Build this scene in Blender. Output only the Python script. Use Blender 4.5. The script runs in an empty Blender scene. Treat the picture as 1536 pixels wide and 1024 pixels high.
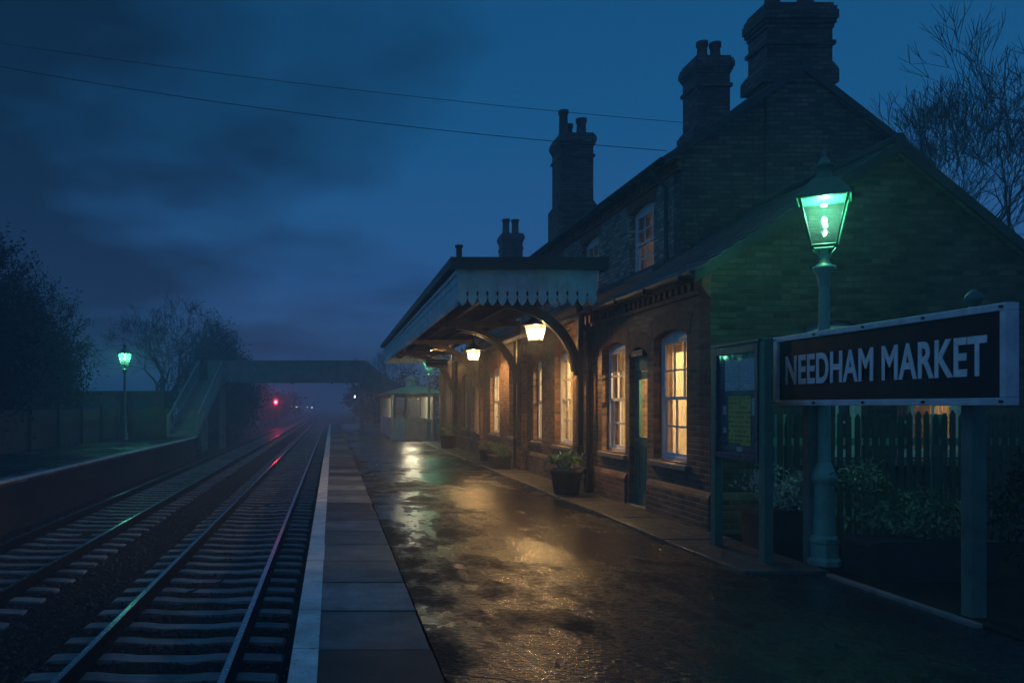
import bpy, math, random
from mathutils import Vector, Matrix
random.seed(7)
R = math.radians
scene = bpy.context.scene
COL = scene.collection
PI = math.pi

# ------------------------------------------------------------------ helpers
class MB:
    def __init__(s): s.v = []; s.f = []; s.sm = []
    def add(s, vs, fs, smooth=False):
        b = len(s.v); s.v += [tuple(v) for v in vs]
        for f in fs: s.f.append(tuple(b + i for i in f)); s.sm.append(smooth)
    def quad(s, a, b, c, d): s.add([a, b, c, d], [(0, 1, 2, 3)])
    def box(s, x0, x1, y0, y1, z0, z1):
        s.add([(x0,y0,z0),(x1,y0,z0),(x1,y1,z0),(x0,y1,z0),(x0,y0,z1),(x1,y0,z1),(x1,y1,z1),(x0,y1,z1)],
              [(0,3,2,1),(4,5,6,7),(0,1,5,4),(1,2,6,5),(2,3,7,6),(3,0,4,7)])
    def cbox(s, c, sx, sy, sz): s.box(c[0]-sx/2,c[0]+sx/2,c[1]-sy/2,c[1]+sy/2,c[2]-sz/2,c[2]+sz/2)
    def prism(s, poly, axis, a, b):
        # poly in the two other axes (in x,y,z order), extruded along axis from a to b
        def mk(p, t):
            q = list(p); q.insert(axis, t); return tuple(q)
        n = len(poly)
        s.add([mk(p, a) for p in poly] + [mk(p, b) for p in poly],
              [tuple(range(n-1, -1, -1)), tuple(range(n, 2*n))] + [(i, (i+1) % n, n+(i+1) % n, n+i) for i in range(n)])
    def tube(s, pts, rad, n=6, caps=True, smooth=True):
        pts = [Vector(p) for p in pts]
        if not isinstance(rad, (list, tuple)): rad = [rad]*len(pts)
        vs = []; prev = None
        for i, p in enumerate(pts):
            if i == 0: d = pts[1]-pts[0]
            elif i == len(pts)-1: d = pts[-1]-pts[-2]
            else: d = pts[i+1]-pts[i-1]
            d.normalize()
            if prev is None:
                u = d.orthogonal().normalized()
            else:
                u = prev - d*prev.dot(d)
                u = u.normalized() if u.length > 1e-6 else d.orthogonal().normalized()
            prev = u; w = d.cross(u)
            for k in range(n):
                a = 2*PI*k/n
                vs.append(p + (u*math.cos(a)+w*math.sin(a))*rad[i])
        fs = []
        for i in range(len(pts)-1):
            for k in range(n):
                fs.append((i*n+k, i*n+(k+1) % n, (i+1)*n+(k+1) % n, (i+1)*n+k))
        s.add(vs, fs, smooth)
        if caps:
            m = (len(pts)-1)*n
            s.add([vs[i] for i in range(n)], [tuple(range(n-1,-1,-1))]); s.add([vs[m+i] for i in range(n)], [tuple(range(n))])
    def lathe(s, prof, c=(0,0,0), n=16, smooth=True, rot=0.0):
        vs = []; fs = []
        for r, z in prof:
            for k in range(n):
                a = 2*PI*k/n + rot
                vs.append((c[0]+r*math.cos(a), c[1]+r*math.sin(a), c[2]+z))
        for i in range(len(prof)-1):
            for k in range(n):
                fs.append((i*n+k, i*n+(k+1) % n, (i+1)*n+(k+1) % n, (i+1)*n+k))
        s.add(vs, fs, smooth)
        s.add(vs[:n], [tuple(range(n-1,-1,-1))]); s.add(vs[-n:], [tuple(range(n))])
    def build(s, name, mat, parent=None, local=False, bevel=0):
        off = Vector((0,0,0))
        if parent is not None and not local:
            p = parent
            while p is not None: off += p.location; p = p.parent
        me = bpy.data.meshes.new(name)
        me.from_pydata([(v[0]-off[0], v[1]-off[1], v[2]-off[2]) for v in s.v], [], s.f)
        me.polygons.foreach_set('use_smooth', s.sm)
        me.update()
        me.materials.append(mat)
        o = bpy.data.objects.new(name, me); COL.objects.link(o)
        if parent is not None: o.parent = parent
        if bevel:
            m = o.modifiers.new('bevel', 'BEVEL'); m.width = bevel; m.segments = 2; m.limit_method = 'ANGLE'
        return o

def tag(o, label=None, cat=None, group=None, kind=None):
    if label: o['label'] = label
    if cat: o['category'] = cat
    if group: o['group'] = group
    if kind: o['kind'] = kind
    return o
def thing(name, loc, label, cat, group=None):
    o = bpy.data.objects.new(name, None); COL.objects.link(o)
    o.location = loc; o.empty_display_size = 0.3
    return tag(o, label, cat, group)
def dup(o, parent=None):
    c = o.copy(); COL.objects.link(c)
    if parent is not None: c.parent = parent
    for ch in list(o.children): dup(ch, c)
    return c
def point(name, loc, color, watt, radius=0.05, parent=None):
    l = bpy.data.lights.new(name, 'POINT'); l.color = color; l.energy = watt; l.shadow_soft_size = radius
    o = bpy.data.objects.new(name, l); COL.objects.link(o); o.location = loc
    if parent is not None: o.parent = parent
    return o

# ------------------------------------------------------------------ materials
class NT:
    def __init__(s, name):
        s.m = bpy.data.materials.new(name); s.m.use_nodes = True
        s.t = s.m.node_tree; s.n = s.t.nodes; s.n.clear()
        s.out = s.n.new('ShaderNodeOutputMaterial')
    def new(s, typ, **kw):
        n = s.n.new(typ)
        for k, v in kw.items():
            if k.startswith('i_'): n.inputs[k[2:].replace('_', ' ')].default_value = v
            else: setattr(n, k, v)
        return n
    def link(s, a, b): s.t.links.new(a, b)
    def noise(s, scale, vec=None, detail=4, rough=0.55):
        n = s.new('ShaderNodeTexNoise'); n.inputs['Scale'].default_value = scale
        n.inputs['Detail'].default_value = detail; n.inputs['Roughness'].default_value = rough
        if vec is not None: s.link(vec, n.inputs['Vector'])
        return n.outputs['Fac']
    def ramp(s, fac, stops):
        r = s.new('ShaderNodeValToRGB'); s.link(fac, r.inputs['Fac'])
        e = r.color_ramp.elements
        while len(e) < len(stops): e.new(0.5)
        for i, (p, c) in enumerate(stops):
            e[i].position = p; e[i].color = (c, c, c, 1) if isinstance(c, (int, float)) else tuple(c)+(1,)
        return r.outputs['Color']
    def mix(s, fac, a, b, mode='MIX'):
        m = s.new('ShaderNodeMix', data_type='RGBA', blend_type=mode)
        for v, k in ((fac, 0), (a, 6), (b, 7)):
            if hasattr(v, 'links') or hasattr(v, 'is_linked'): s.link(v, m.inputs[k])
            elif k == 0: m.inputs[0].default_value = v
            else: m.inputs[k].default_value = tuple(v)+(1,)
        return m.outputs[2]
    def math(s, op, a, b=None):
        m = s.new('ShaderNodeMath', operation=op)
        for v, k in ((a, 0), (b, 1)):
            if v is None: continue
            if hasattr(v, 'is_linked'): s.link(v, m.inputs[k])
            else: m.inputs[k].default_value = v
        return m.outputs[0]
    def pos(s): return s.new('ShaderNodeNewGeometry').outputs['Position']
    def obj(s): return s.new('ShaderNodeTexCoord').outputs['Object']
    def scaled(s, vec, sc):
        m = s.new('ShaderNodeMapping'); m.inputs['Scale'].default_value = sc; s.link(vec, m.inputs['Vector']); return m.outputs[0]
    def bump(s, h, strength, dist, normal=None):
        b = s.new('ShaderNodeBump'); b.inputs['Strength'].default_value = strength; b.inputs['Distance'].default_value = dist
        s.link(h, b.inputs['Height'])
        if normal is not None: s.link(normal, b.inputs['Normal'])
        return b.outputs['Normal']
    def principled(s, color, rough=0.5, metal=0.0, normal=None, spec=None):
        p = s.new('ShaderNodeBsdfPrincipled')
        for v, k in ((color, 'Base Color'), (rough, 'Roughness'), (metal, 'Metallic')):
            if hasattr(v, 'is_linked'): s.link(v, p.inputs[k])
            elif k == 'Base Color': p.inputs[k].default_value = tuple(v)+(1,)
            else: p.inputs[k].default_value = v
        if spec is not None: p.inputs['Specular IOR Level'].default_value = spec
        if normal is not None: s.link(normal, p.inputs['Normal'])
        s.link(p.outputs[0], s.out.inputs[0]); return p

def mat_plain(name, c, rough=0.5, metal=0.0, var=0.35, scale=6, bump=0.15, bdist=0.003, space='obj', spec=0.5):
    t = NT(name); v = t.obj() if space == 'obj' else t.pos()
    f = t.noise(scale, v, 6, 0.65)
    c2 = tuple(max(0, x*(1-var)) for x in c); c1 = tuple(min(1, x*(1+var*0.6)) for x in c)
    col = t.ramp(f, [(0.3, c2), (0.7, c1)])
    rr = t.ramp(t.noise(scale*3.1, v, 3), [(0.3, max(0.02, rough-0.12)), (0.7, min(1, rough+0.12))])
    nb = t.bump(t.noise(scale*14, v, 4, 0.7), bump, bdist)
    t.principled(col, rr, metal, nb, spec); return t.m

def wall_uv(t):
    g = t.new('ShaderNodeNewGeometry')
    sp = t.new('ShaderNodeSeparateXYZ'); t.link(g.outputs['Position'], sp.inputs[0])
    sn = t.new('ShaderNodeSeparateXYZ'); t.link(g.outputs['True Normal'], sn.inputs[0])
    ax = t.math('GREATER_THAN', t.math('ABSOLUTE', sn.outputs['X']), 0.6)
    a = t.math('MULTIPLY', ax, sp.outputs['Y'])
    b = t.math('MULTIPLY', t.math('SUBTRACT', 1.0, ax), sp.outputs['X'])
    u = t.math('ADD', a, b)
    c = t.new('ShaderNodeCombineXYZ'); t.link(u, c.inputs[0]); t.link(sp.outputs['Z'], c.inputs[1]); t.link(ax, c.inputs[2])
    return c.outputs[0], g.outputs['Position']

def mat_brick(name, c1, c2, mortar, soot=0.5, w=0.225, h=0.075, ms=0.012, rough=0.75, spec=0.4):
    t = NT(name); uv, pos = wall_uv(t)
    # jitter so courses are not ruler straight
    jn = t.new('ShaderNodeTexNoise'); jn.inputs['Scale'].default_value = 2.3; t.link(pos, jn.inputs['Vector'])
    js = t.new('ShaderNodeVectorMath', operation='SCALE'); js.inputs['Scale'].default_value = 0.02
    t.link(jn.outputs['Color'], js.inputs[0])
    ja = t.new('ShaderNodeVectorMath', operation='ADD'); t.link(uv, ja.inputs[0]); t.link(js.outputs[0], ja.inputs[1])
    b = t.new('ShaderNodeTexBrick')
    t.link(ja.outputs[0], b.inputs['Vector'])
    b.inputs['Scale'].default_value = 1.0; b.inputs['Brick Width'].default_value = w; b.inputs['Row Height'].default_value = h
    b.inputs['Mortar Size'].default_value = ms; b.inputs['Mortar Smooth'].default_value = 0.35; b.inputs['Bias'].default_value = -0.1
    b.inputs['Color1'].default_value = (*c1, 1); b.inputs['Color2'].default_value = (*c2, 1); b.inputs['Mortar'].default_value = (*mortar, 1)
    b.offset = 0.5
    col = b.outputs['Color']
    n1 = t.noise(1.1, pos, 6, 0.65); n2 = t.noise(14, pos, 4, 0.7)
    col = t.mix(t.ramp(n1, [(0.38, 1-soot), (0.66, 1.0)]), (0.018, 0.016, 0.015), col)
    col = t.mix(0.55, col, t.ramp(n2, [(0.25, 0.25), (0.75, 1.35)]), 'MULTIPLY')
    # white salts here and there
    col = t.mix(t.ramp(t.noise(2.7, pos, 8, 0.72), [(0.66, 0.0), (0.8, 0.3)]), col, (0.33, 0.31, 0.28))
    hgt = t.math('ADD', t.math('MULTIPLY', t.math('SUBTRACT', 1.0, b.outputs['Fac']), 1.0), t.math('MULTIPLY', n2, 0.7))
    nb = t.bump(hgt, 0.8, 0.008)
    t.principled(col, t.ramp(n2, [(0.3, rough-0.2), (0.7, rough+0.1)]), 0, nb, spec); return t.m

def mat_asphalt():
    t = NT('wet_asphalt'); p = t.pos()
    sp = t.new('ShaderNodeSeparateXYZ'); t.link(p, sp.inputs[0])
    big = t.noise(0.42, t.scaled(p, (1.0, 0.55, 1.0)), 3, 0.55)
    med = t.noise(2.3, t.scaled(p, (1.0, 0.6, 1.0)), 5, 0.65)
    fine = t.noise(17, p, 4, 0.7)
    w = t.math('ADD', t.math('ADD', t.math('MULTIPLY', big, 0.5), t.math('MULTIPLY', med, 0.34)), t.math('MULTIPLY', fine, 0.16))
    # the fall of the surface keeps the water in the middle of the platform
    mid = t.math('ABSOLUTE', t.math('SUBTRACT', sp.outputs['X'], 2.5))
    w = t.math('ADD', w, t.ramp(mid, [(0.0, 0.055), (1.0, 0.0)]))
    w = t.math('SUBTRACT', w, t.ramp(t.math('ADD', sp.outputs['X'], t.math('MULTIPLY', t.math('SUBTRACT', med, 0.5), 1.2)), [(0.55, 0.06), (1.0, 0.0)]))
    # narrow wet seam along the platform
    wob = t.math('MULTIPLY', t.math('SUBTRACT', t.noise(0.9, p, 5, 0.65), 0.5), 0.3)
    dx = t.math('ABSOLUTE', t.math('ADD', t.math('SUBTRACT', sp.outputs['X'], 1.25), wob))
    ch = t.math('MULTIPLY', t.ramp(dx, [(0.01, 0.13), (0.07, 0.0)]), t.ramp(t.noise(1.1, p, 4, 0.7), [(0.42, 0.0), (0.6, 1.0)]))
    w = t.math('ADD', w, ch)
    wet = t.ramp(w, [(0.43, 0.0), (0.68, 1.0)])
    rough = t.ramp(wet, [(0.0, 0.65), (0.3, 0.26), (0.7, 0.15), (1.0, 0.10)])
    spec = t.ramp(wet, [(0.0, 0.05), (0.4, 0.28), (1.0, 0.6)])
    col = t.mix(t.ramp(t.noise(0.8, p, 6, 0.7), [(0.35, 0.0), (0.7, 1.0)]), (0.008, 0.0078, 0.0076), (0.020, 0.0195, 0.019))
    vor = t.new('ShaderNodeTexVoronoi'); vor.inputs['Scale'].default_value = 38; t.link(p, vor.inputs['Vector'])
    v2 = t.new('ShaderNodeTexVoronoi'); v2.inputs['Scale'].default_value = 21; t.link(p, v2.inputs['Vector'])
    col = t.mix(t.ramp(vor.outputs['Distance'], [(0.1, 0.4), (0.5, 0.0)]), col, (0.04, 0.039, 0.037))
    # hairline cracks and old patch joints
    v3 = t.new('ShaderNodeTexVoronoi', feature='DISTANCE_TO_EDGE'); v3.inputs['Scale'].default_value = 0.55
    wv = t.new('ShaderNodeTexNoise'); wv.inputs['Scale'].default_value = 3.0; wv.inputs['Detail'].default_value = 6; t.link(p, wv.inputs['Vector'])
    vm = t.new('ShaderNodeVectorMath', operation='SCALE'); vm.inputs['Scale'].default_value = 0.35; t.link(wv.outputs['Color'], vm.inputs[0])
    va = t.new('ShaderNodeVectorMath', operation='ADD'); t.link(p, va.inputs[0]); t.link(vm.outputs[0], va.inputs[1]); t.link(va.outputs[0], v3.inputs['Vector'])
    crack = t.ramp(v3.outputs['Distance'], [(0.003, 1.0), (0.012, 0.0)])
    col = t.mix(crack, col, (0.004, 0.004, 0.004))
    h = t.math('ADD', t.math('MULTIPLY', vor.outputs['Distance'], 1.0), t.math('MULTIPLY', v2.outputs['Distance'], 1.3))
    h = t.math('SUBTRACT', h, t.math('MULTIPLY', crack, 2.0))
    h = t.math('MULTIPLY', h, t.ramp(wet, [(0.3, 1.0), (1.0, 0.55)]))
    nb = t.bump(h, 0.6, 0.006)
    nb = t.bump(fine, 0.25, 0.008, nb)
    nb = t.bump(med, 0.2, 0.012, nb)
    pr = t.principled(col, rough, 0, nb)
    t.link(spec, pr.inputs['Specular IOR Level']); return t.m

def mat_slab():
    t = NT('edge_slab_concrete'); p = t.pos()
    sp = t.new('ShaderNodeSeparateXYZ'); t.link(p, sp.inputs[0])
    idx = t.math('FLOOR', t.math('DIVIDE', t.math('SUBTRACT', sp.outputs['Y'], 0.31), 1.03))
    wn = t.new('ShaderNodeTexWhiteNoise', noise_dimensions='1D'); t.link(idx, wn.inputs['W'])
    base = t.ramp(wn.outputs['Value'], [(0.0, (0.025, 0.025, 0.026)), (0.45, (0.08, 0.086, 0.095)), (1.0, (0.22, 0.24, 0.26))])
    n = t.noise(2.2, p, 6, 0.7)
    col = t.mix(0.85, base, t.ramp(n, [(0.3, 0.3), (0.7, 1.5)]), 'MULTIPLY')
    fy = t.math('FRACT', t.math('DIVIDE', t.math('SUBTRACT', sp.outputs['Y'], 0.31), 1.03))
    edge = t.math('MULTIPLY', t.ramp(t.math('ABSOLUTE', t.math('SUBTRACT', fy, 0.5)), [(0.42, 0.0), (0.5, 1.0)]), t.noise(7, p, 5, 0.7))
    col = t.mix(edge, col, (0.015, 0.017, 0.014))
    col = t.mix(t.ramp(t.noise(60, p, 4, 0.7), [(0.3, 0.6), (0.55, 0.0)]), col, (0.03, 0.03, 0.03))
    rough = t.ramp(t.noise(1.4, p, 5), [(0.3, 0.72), (0.72, 0.42)])
    nb = t.bump(t.noise(70, p, 4, 0.7), 0.5, 0.004); nb = t.bump(t.noise(5, p, 3), 0.2, 0.012, nb)
    t.principled(col, rough, 0, nb, 0.22); return t.m

def mat_line():
    t = NT('worn_white_paint'); p = t.pos()
    f = t.ramp(t.noise(26, p, 6, 0.75), [(0.34, 0.0), (0.43, 1.0)])
    col = t.mix(f, (0.10, 0.10, 0.10), t.ramp(t.noise(3, p, 5), [(0.3, 0.38), (0.7, 0.72)]))
    t.principled(col, 0.4, 0, t.bump(t.noise(60, p, 4), 0.4, 0.003)); return t.m

def mat_slate():
    t = NT('wet_slate'); g = t.new('ShaderNodeNewGeometry'); p = g.outputs['Position']
    sp = t.new('ShaderNodeSeparateXYZ'); t.link(p, sp.inputs[0])
    c = t.new('ShaderNodeCombineXYZ'); t.link(sp.outputs['Y'], c.inputs[0]); t.link(t.math('MULTIPLY', sp.outputs['Z'], 1.83), c.inputs[1])
    b = t.new('ShaderNodeTexBrick'); t.link(c.outputs[0], b.inputs['Vector'])
    b.inputs['Scale'].default_value = 1; b.inputs['Brick Width'].default_value = 0.26; b.inputs['Row Height'].default_value = 0.19
    b.inputs['Mortar Size'].default_value = 0.006; b.inputs['Color1'].default_value = (0.07, 0.078, 0.09, 1)
    b.inputs['Color2'].default_value = (0.17, 0.18, 0.20, 1); b.inputs['Mortar'].default_value = (0.012, 0.012, 0.014, 1)
    n = t.noise(5, p, 6, 0.7)
    col = t.mix(0.6, b.outputs['Color'], t.ramp(n, [(0.3, 0.5), (0.7, 1.3)]), 'MULTIPLY')
    t.principled(col, t.ramp(n, [(0.3, 0.28), (0.7, 0.5)]), 0, t.bump(t.noise(40, p, 4), 0.35, 0.006)); return t.m

def mat_glass(name, tint=(1, 1, 1), gloss=0.12):
    t = NT(name)
    tr = t.new('ShaderNodeBsdfTransparent'); tr.inputs[0].default_value = (*tint, 1)
    gl = t.new('ShaderNodeBsdfGlossy'); gl.inputs['Roughness'].default_value = 0.03
    lw = t.new('ShaderNodeLayerWeight'); lw.inputs['Blend'].default_value = 0.25
    t.link(t.bump(t.noise(2.5, t.pos(), 2), 0.15, 0.02), gl.inputs['Normal'])
    f = t.math('ADD', t.math('MULTIPLY', lw.outputs['Fresnel'], gloss*3.75), 0.02)
    mx = t.new('ShaderNodeMixShader'); t.link(f, mx.inputs[0]); t.link(tr.outputs[0], mx.inputs[1]); t.link(gl.outputs[0], mx.inputs[2])
    t.link(mx.outputs[0], t.out.inputs[0]); return t.m

def mat_frost(name, tint, k):
    # lightly frosted lamp glass: part clear, part diffusing the bulb behind it
    t = NT(name)
    tr = t.new('ShaderNodeBsdfTransparent'); tr.inputs[0].default_value = (*tint, 1)
    tl = t.new('ShaderNodeBsdfTranslucent')
    t.link(t.ramp(t.noise(9, t.obj(), 5, 0.7), [(0.3, tuple(x*0.7 for x in tint)), (0.7, tint)]), tl.inputs[0])
    mx = t.new('ShaderNodeMixShader'); mx.inputs[0].default_value = k
    t.link(tr.outputs[0], mx.inputs[1]); t.link(tl.outputs[0], mx.inputs[2])
    gl = t.new('ShaderNodeBsdfGlossy'); gl.inputs['Roughness'].default_value = 0.1
    m2 = t.new('ShaderNodeMixShader'); m2.inputs[0].default_value = 0.05
    t.link(mx.outputs[0], m2.inputs[1]); t.link(gl.outputs[0], m2.inputs[2])
    t.link(m2.outputs[0], t.out.inputs[0]); return t.m

def mat_curtain(name, c):
    t = NT(name); d = t.new('ShaderNodeBsdfDiffuse'); tl = t.new('ShaderNodeBsdfTranslucent')
    col = t.ramp(t.noise(5, t.scaled(t.obj(), (6, 6, 1)), 4), [(0.3, tuple(x*0.7 for x in c)), (0.7, c)])
    t.link(col, d.inputs[0]); t.link(col, tl.inputs[0])
    mx = t.new('ShaderNodeMixShader'); mx.inputs[0].default_value = 0.6
    t.link(d.outputs[0], mx.inputs[1]); t.link(tl.outputs[0], mx.inputs[2]); t.link(mx.outputs[0], t.out.inputs[0]); return t.m

def mat_emit(name, c, s):
    t = NT(name); e = t.new('ShaderNodeEmission'); e.inputs[0].default_value = (*c, 1); e.inputs[1].default_value = s
    t.link(e.outputs[0], t.out.inputs[0]); return t.m

def mat_leaf(name, a, b):
    t = NT(name); p = t.pos()
    col = t.ramp(t.noise(1.7, p, 4, 0.7), [(0.3, a), (0.7, b)])
    pr = t.principled(col, 0.8, spec=0.04); return t.m

def mat_print(name, paper, ink, cols, rows, seed):
    # a printed sheet: rows of small unreadable marks
    t = NT(name); g = t.obj(); sp = t.new('ShaderNodeSeparateXYZ'); t.link(g, sp.inputs[0])
    row = t.math('MULTIPLY', sp.outputs['Z'], rows)
    fr = t.math('FRACT', row); ri = t.math('FLOOR', row)
    c = t.new('ShaderNodeCombineXYZ'); t.link(t.math('MULTIPLY', sp.outputs['Y'], cols), c.inputs[0]); t.link(t.math('ADD', t.math('MULTIPLY', ri, 3.7), seed), c.inputs[1])
    n = t.noise(1.0, c.outputs[0], 2)
    on = t.math('MULTIPLY', t.math('GREATER_THAN', n, 0.48), t.math('MULTIPLY', t.math('GREATER_THAN', fr, 0.35), t.math('LESS_THAN', fr, 0.75)))
    t.principled(t.mix(t.math('MULTIPLY', on, 0.75), paper, ink), 0.5); return t.m

M = {}
M['brick'] = mat_brick('soot_brick', (0.38, 0.18, 0.09), (0.075, 0.042, 0.03), (0.20, 0.17, 0.13), 0.5)
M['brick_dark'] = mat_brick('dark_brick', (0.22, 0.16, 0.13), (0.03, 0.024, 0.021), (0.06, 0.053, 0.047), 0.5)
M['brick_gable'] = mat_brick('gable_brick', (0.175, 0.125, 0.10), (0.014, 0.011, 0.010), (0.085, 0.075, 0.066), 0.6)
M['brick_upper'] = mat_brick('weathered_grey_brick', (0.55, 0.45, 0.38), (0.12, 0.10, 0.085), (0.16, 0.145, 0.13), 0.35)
M['brick_platform'] = mat_brick('damp_platform_brick', (0.06, 0.048, 0.042), (0.025, 0.02, 0.018), (0.05, 0.047, 0.042), 0.5, spec=0.1)
M['arch'] = mat_plain('rubbed_red_brick', (0.24, 0.075, 0.045), 0.75, 0, 0.5, 5, 0.4, 0.006)
M['stone'] = mat_plain('weathered_stone', (0.20, 0.18, 0.15), 0.7, 0, 0.45, 5, 0.4, 0.006)
M['asphalt'] = mat_asphalt(); M['slab'] = mat_slab(); M['line'] = mat_line(); M['slate'] = mat_slate()
M['paving'] = mat_plain('damp_paving', (0.075, 0.066, 0.056), 0.42, 0, 0.5, 2.5, 0.5, 0.012, 'pos')
M['white'] = mat_plain('white_window_paint', (0.68, 0.67, 0.64), 0.45, 0, 0.15, 8, 0.15)
M['fascia'] = mat_plain('pale_blue_paint', (0.40, 0.58, 0.66), 0.5, 0, 0.3, 3, 0.2)
M['green'] = mat_plain('dull_green_paint', (0.05, 0.16, 0.115), 0.42, 0, 0.3, 7, 0.2)
M['green_pale'] = mat_plain('worn_green_paint', (0.17, 0.38, 0.28), 0.5, 0, 0.35, 5, 0.25)
M['paling'] = mat_plain('dark_paling_paint', (0.03, 0.05, 0.04), 0.6, 0, 0.5, 5, 0.4)
M['green_post'] = mat_plain('dull_post_paint', (0.075, 0.155, 0.125), 0.6, 0, 0.45, 4, 0.35)
M['iron'] = mat_plain('black_iron', (0.018, 0.018, 0.02), 0.45, 0, 0.4, 6, 0.25)
M['iron_cream'] = mat_plain('cream_painted_iron', (0.36, 0.30, 0.20), 0.5, 0, 0.35, 6, 0.25)
M['lead'] = mat_plain('dark_lead', (0.028, 0.03, 0.035), 0.5, 0, 0.4, 4, 0.3)
M['board'] = mat_plain('canopy_ceiling_boards', (0.16, 0.125, 0.08), 0.65, 0, 0.5, 3, 0.3)
M['pot'] = mat_plain('chimney_clay', (0.10, 0.055, 0.04), 0.8, 0, 0.4, 6, 0.4)
M['planter'] = mat_plain('dark_planter', (0.022, 0.020, 0.02), 0.55, 0, 0.4, 6, 0.3)
M['rail'] = mat_plain('rail_steel', (0.62, 0.62, 0.63), 0.2, 1.0, 0.15, 9, 0.05)
M['railside'] = mat_plain('rusty_rail', (0.007, 0.008, 0.010), 0.8, 0.0, 0.5, 9, 0.4, spec=0.05)
M['sleeper'] = mat_plain('concrete_sleeper', (0.15, 0.155, 0.16), 0.5, 0, 0.8, 1.7, 0.5, 0.006, 'pos')
M['ballast'] = mat_plain('ballast', (0.016, 0.015, 0.0145), 0.9, 0, 0.6, 14, 1.0, 0.03, 'pos', 0.1)
M['stones'] = mat_plain('ballast_stone', (0.030, 0.028, 0.027), 0.6, 0, 0.7, 9, 0.4, 0.004, 'pos', 0.25)
M['earth'] = mat_plain('dark_earth', (0.012, 0.013, 0.009), 0.9, 0, 0.6, 3, 0.8, 0.04, 'pos', 0.1)
M['bridge'] = mat_plain('bridge_steel', (0.20, 0.215, 0.23), 0.6, 0, 0.4, 2, 0.3)
M['glass'] = mat_glass('window_glass')
M['glass_board'] = mat_glass('notice_glass', (1, 1, 1), 0.03)
M['lampglass'] = mat_frost('lamp_glass', (0.85, 1.0, 0.92), 0.03)
M['opal'] = mat_frost('opal_glass', (1.0, 0.97, 0.9), 0.10)
M['curtain'] = mat_curtain('cream_curtain', (0.72, 0.62, 0.45))
M['plaster'] = mat_plain('cream_plaster', (0.62, 0.50, 0.33), 0.8, 0, 0.3, 1.2, 0.2, 0.003, 'pos')
M['sign'] = mat_plain('sign_enamel', (0.006, 0.011, 0.021), 0.5, 0, 0.4, 3, 0.15, spec=0.15)
M['signframe'] = mat_plain('sign_frame_paint', (0.62, 0.66, 0.68), 0.45, 0, 0.3, 6, 0.25)
M['letters'] = mat_plain('letter_paint', (0.88, 0.88, 0.86), 0.45, 0, 0.2, 9, 0.15)
M['navy'] = mat_plain('navy_enamel', (0.02, 0.05, 0.10), 0.35, 0, 0.3, 5, 0.15)
M['paper'] = mat_print('timetable_print', (0.55, 0.58, 0.60), (0.05, 0.05, 0.07), 45, 38, 3.0)
M['yellow'] = mat_print('yellow_poster_print', (0.55, 0.50, 0.09), (0.10, 0.09, 0.03), 22, 20, 9.0)
M['plate'] = mat_print('name_plate_print', (0.03, 0.03, 0.035), (0.55, 0.52, 0.45), 30, 12, 5.0)
M['leaf_dark'] = mat_leaf('evergreen_leaf', (0.006, 0.011, 0.006), (0.020, 0.032, 0.015))
M['leaf_green'] = mat_leaf('shrub_leaf', (0.08, 0.15, 0.06), (0.30, 0.40, 0.20))
M['leaf_pale'] = mat_leaf('pale_shrub_leaf', (0.20, 0.25, 0.18), (0.60, 0.66, 0.56))
M['bark'] = mat_plain('dark_bark', (0.035, 0.028, 0.022), 0.85, 0, 0.5, 5, 0.7, 0.02)
M['bulb'] = mat_emit('green_white_bulb', (0.80, 1.0, 0.85), 110)
M['bulb_warm'] = mat_emit('warm_bulb', (1.0, 0.78, 0.45), 25)
M['red'] = mat_emit('red_signal_lens', (1.0, 0.03, 0.05), 60)
M['far_lamp'] = mat_emit('distant_lamp', (0.9, 0.95, 1.0), 7)
M['wood'] = mat_plain('weathered_fence_wood', (0.05, 0.045, 0.036), 0.7, 0, 0.5, 5, 0.5, 0.01)
M['kiosk'] = mat_plain('kiosk_cream_paint', (0.50, 0.50, 0.46), 0.5, 0, 0.25, 3, 0.2)
M['metalroof'] = mat_plain('kiosk_roof_metal', (0.12, 0.15, 0.15), 0.45, 0, 0.35, 3, 0.2)

# ------------------------------------------------------------------ ground, ballast, platforms
b = MB(); b.quad((-420,-25,-1.32),(420,-25,-1.32),(420,620,-1.32),(-420,620,-1.32))
tag(b.build('ground', M['earth']), kind='structure')

b = MB()
nx, ny = 40, 160
def bz(x, y):
    near = min(abs(x+1.76), abs(x+5.22))
    return -1.095 - 0.05*max(0, min(1, (near-1.25)/0.5)) + random.uniform(-0.02, 0.02)
xs = [-7.6 + 7.4*i/nx for i in range(nx+1)]; ys = [4 + 110*(j/ny)**1.6 for j in range(ny+1)] + [320]
vs = [(x, y, bz(x, y)) for y in ys for x in xs]
b.add(vs, [(j*(nx+1)+i, j*(nx+1)+i+1, (j+1)*(nx+1)+i+1, (j+1)*(nx+1)+i) for j in range(len(ys)-1) for i in range(nx)], True)
tag(b.build('ballast', M['ballast']), kind='structure')

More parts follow.
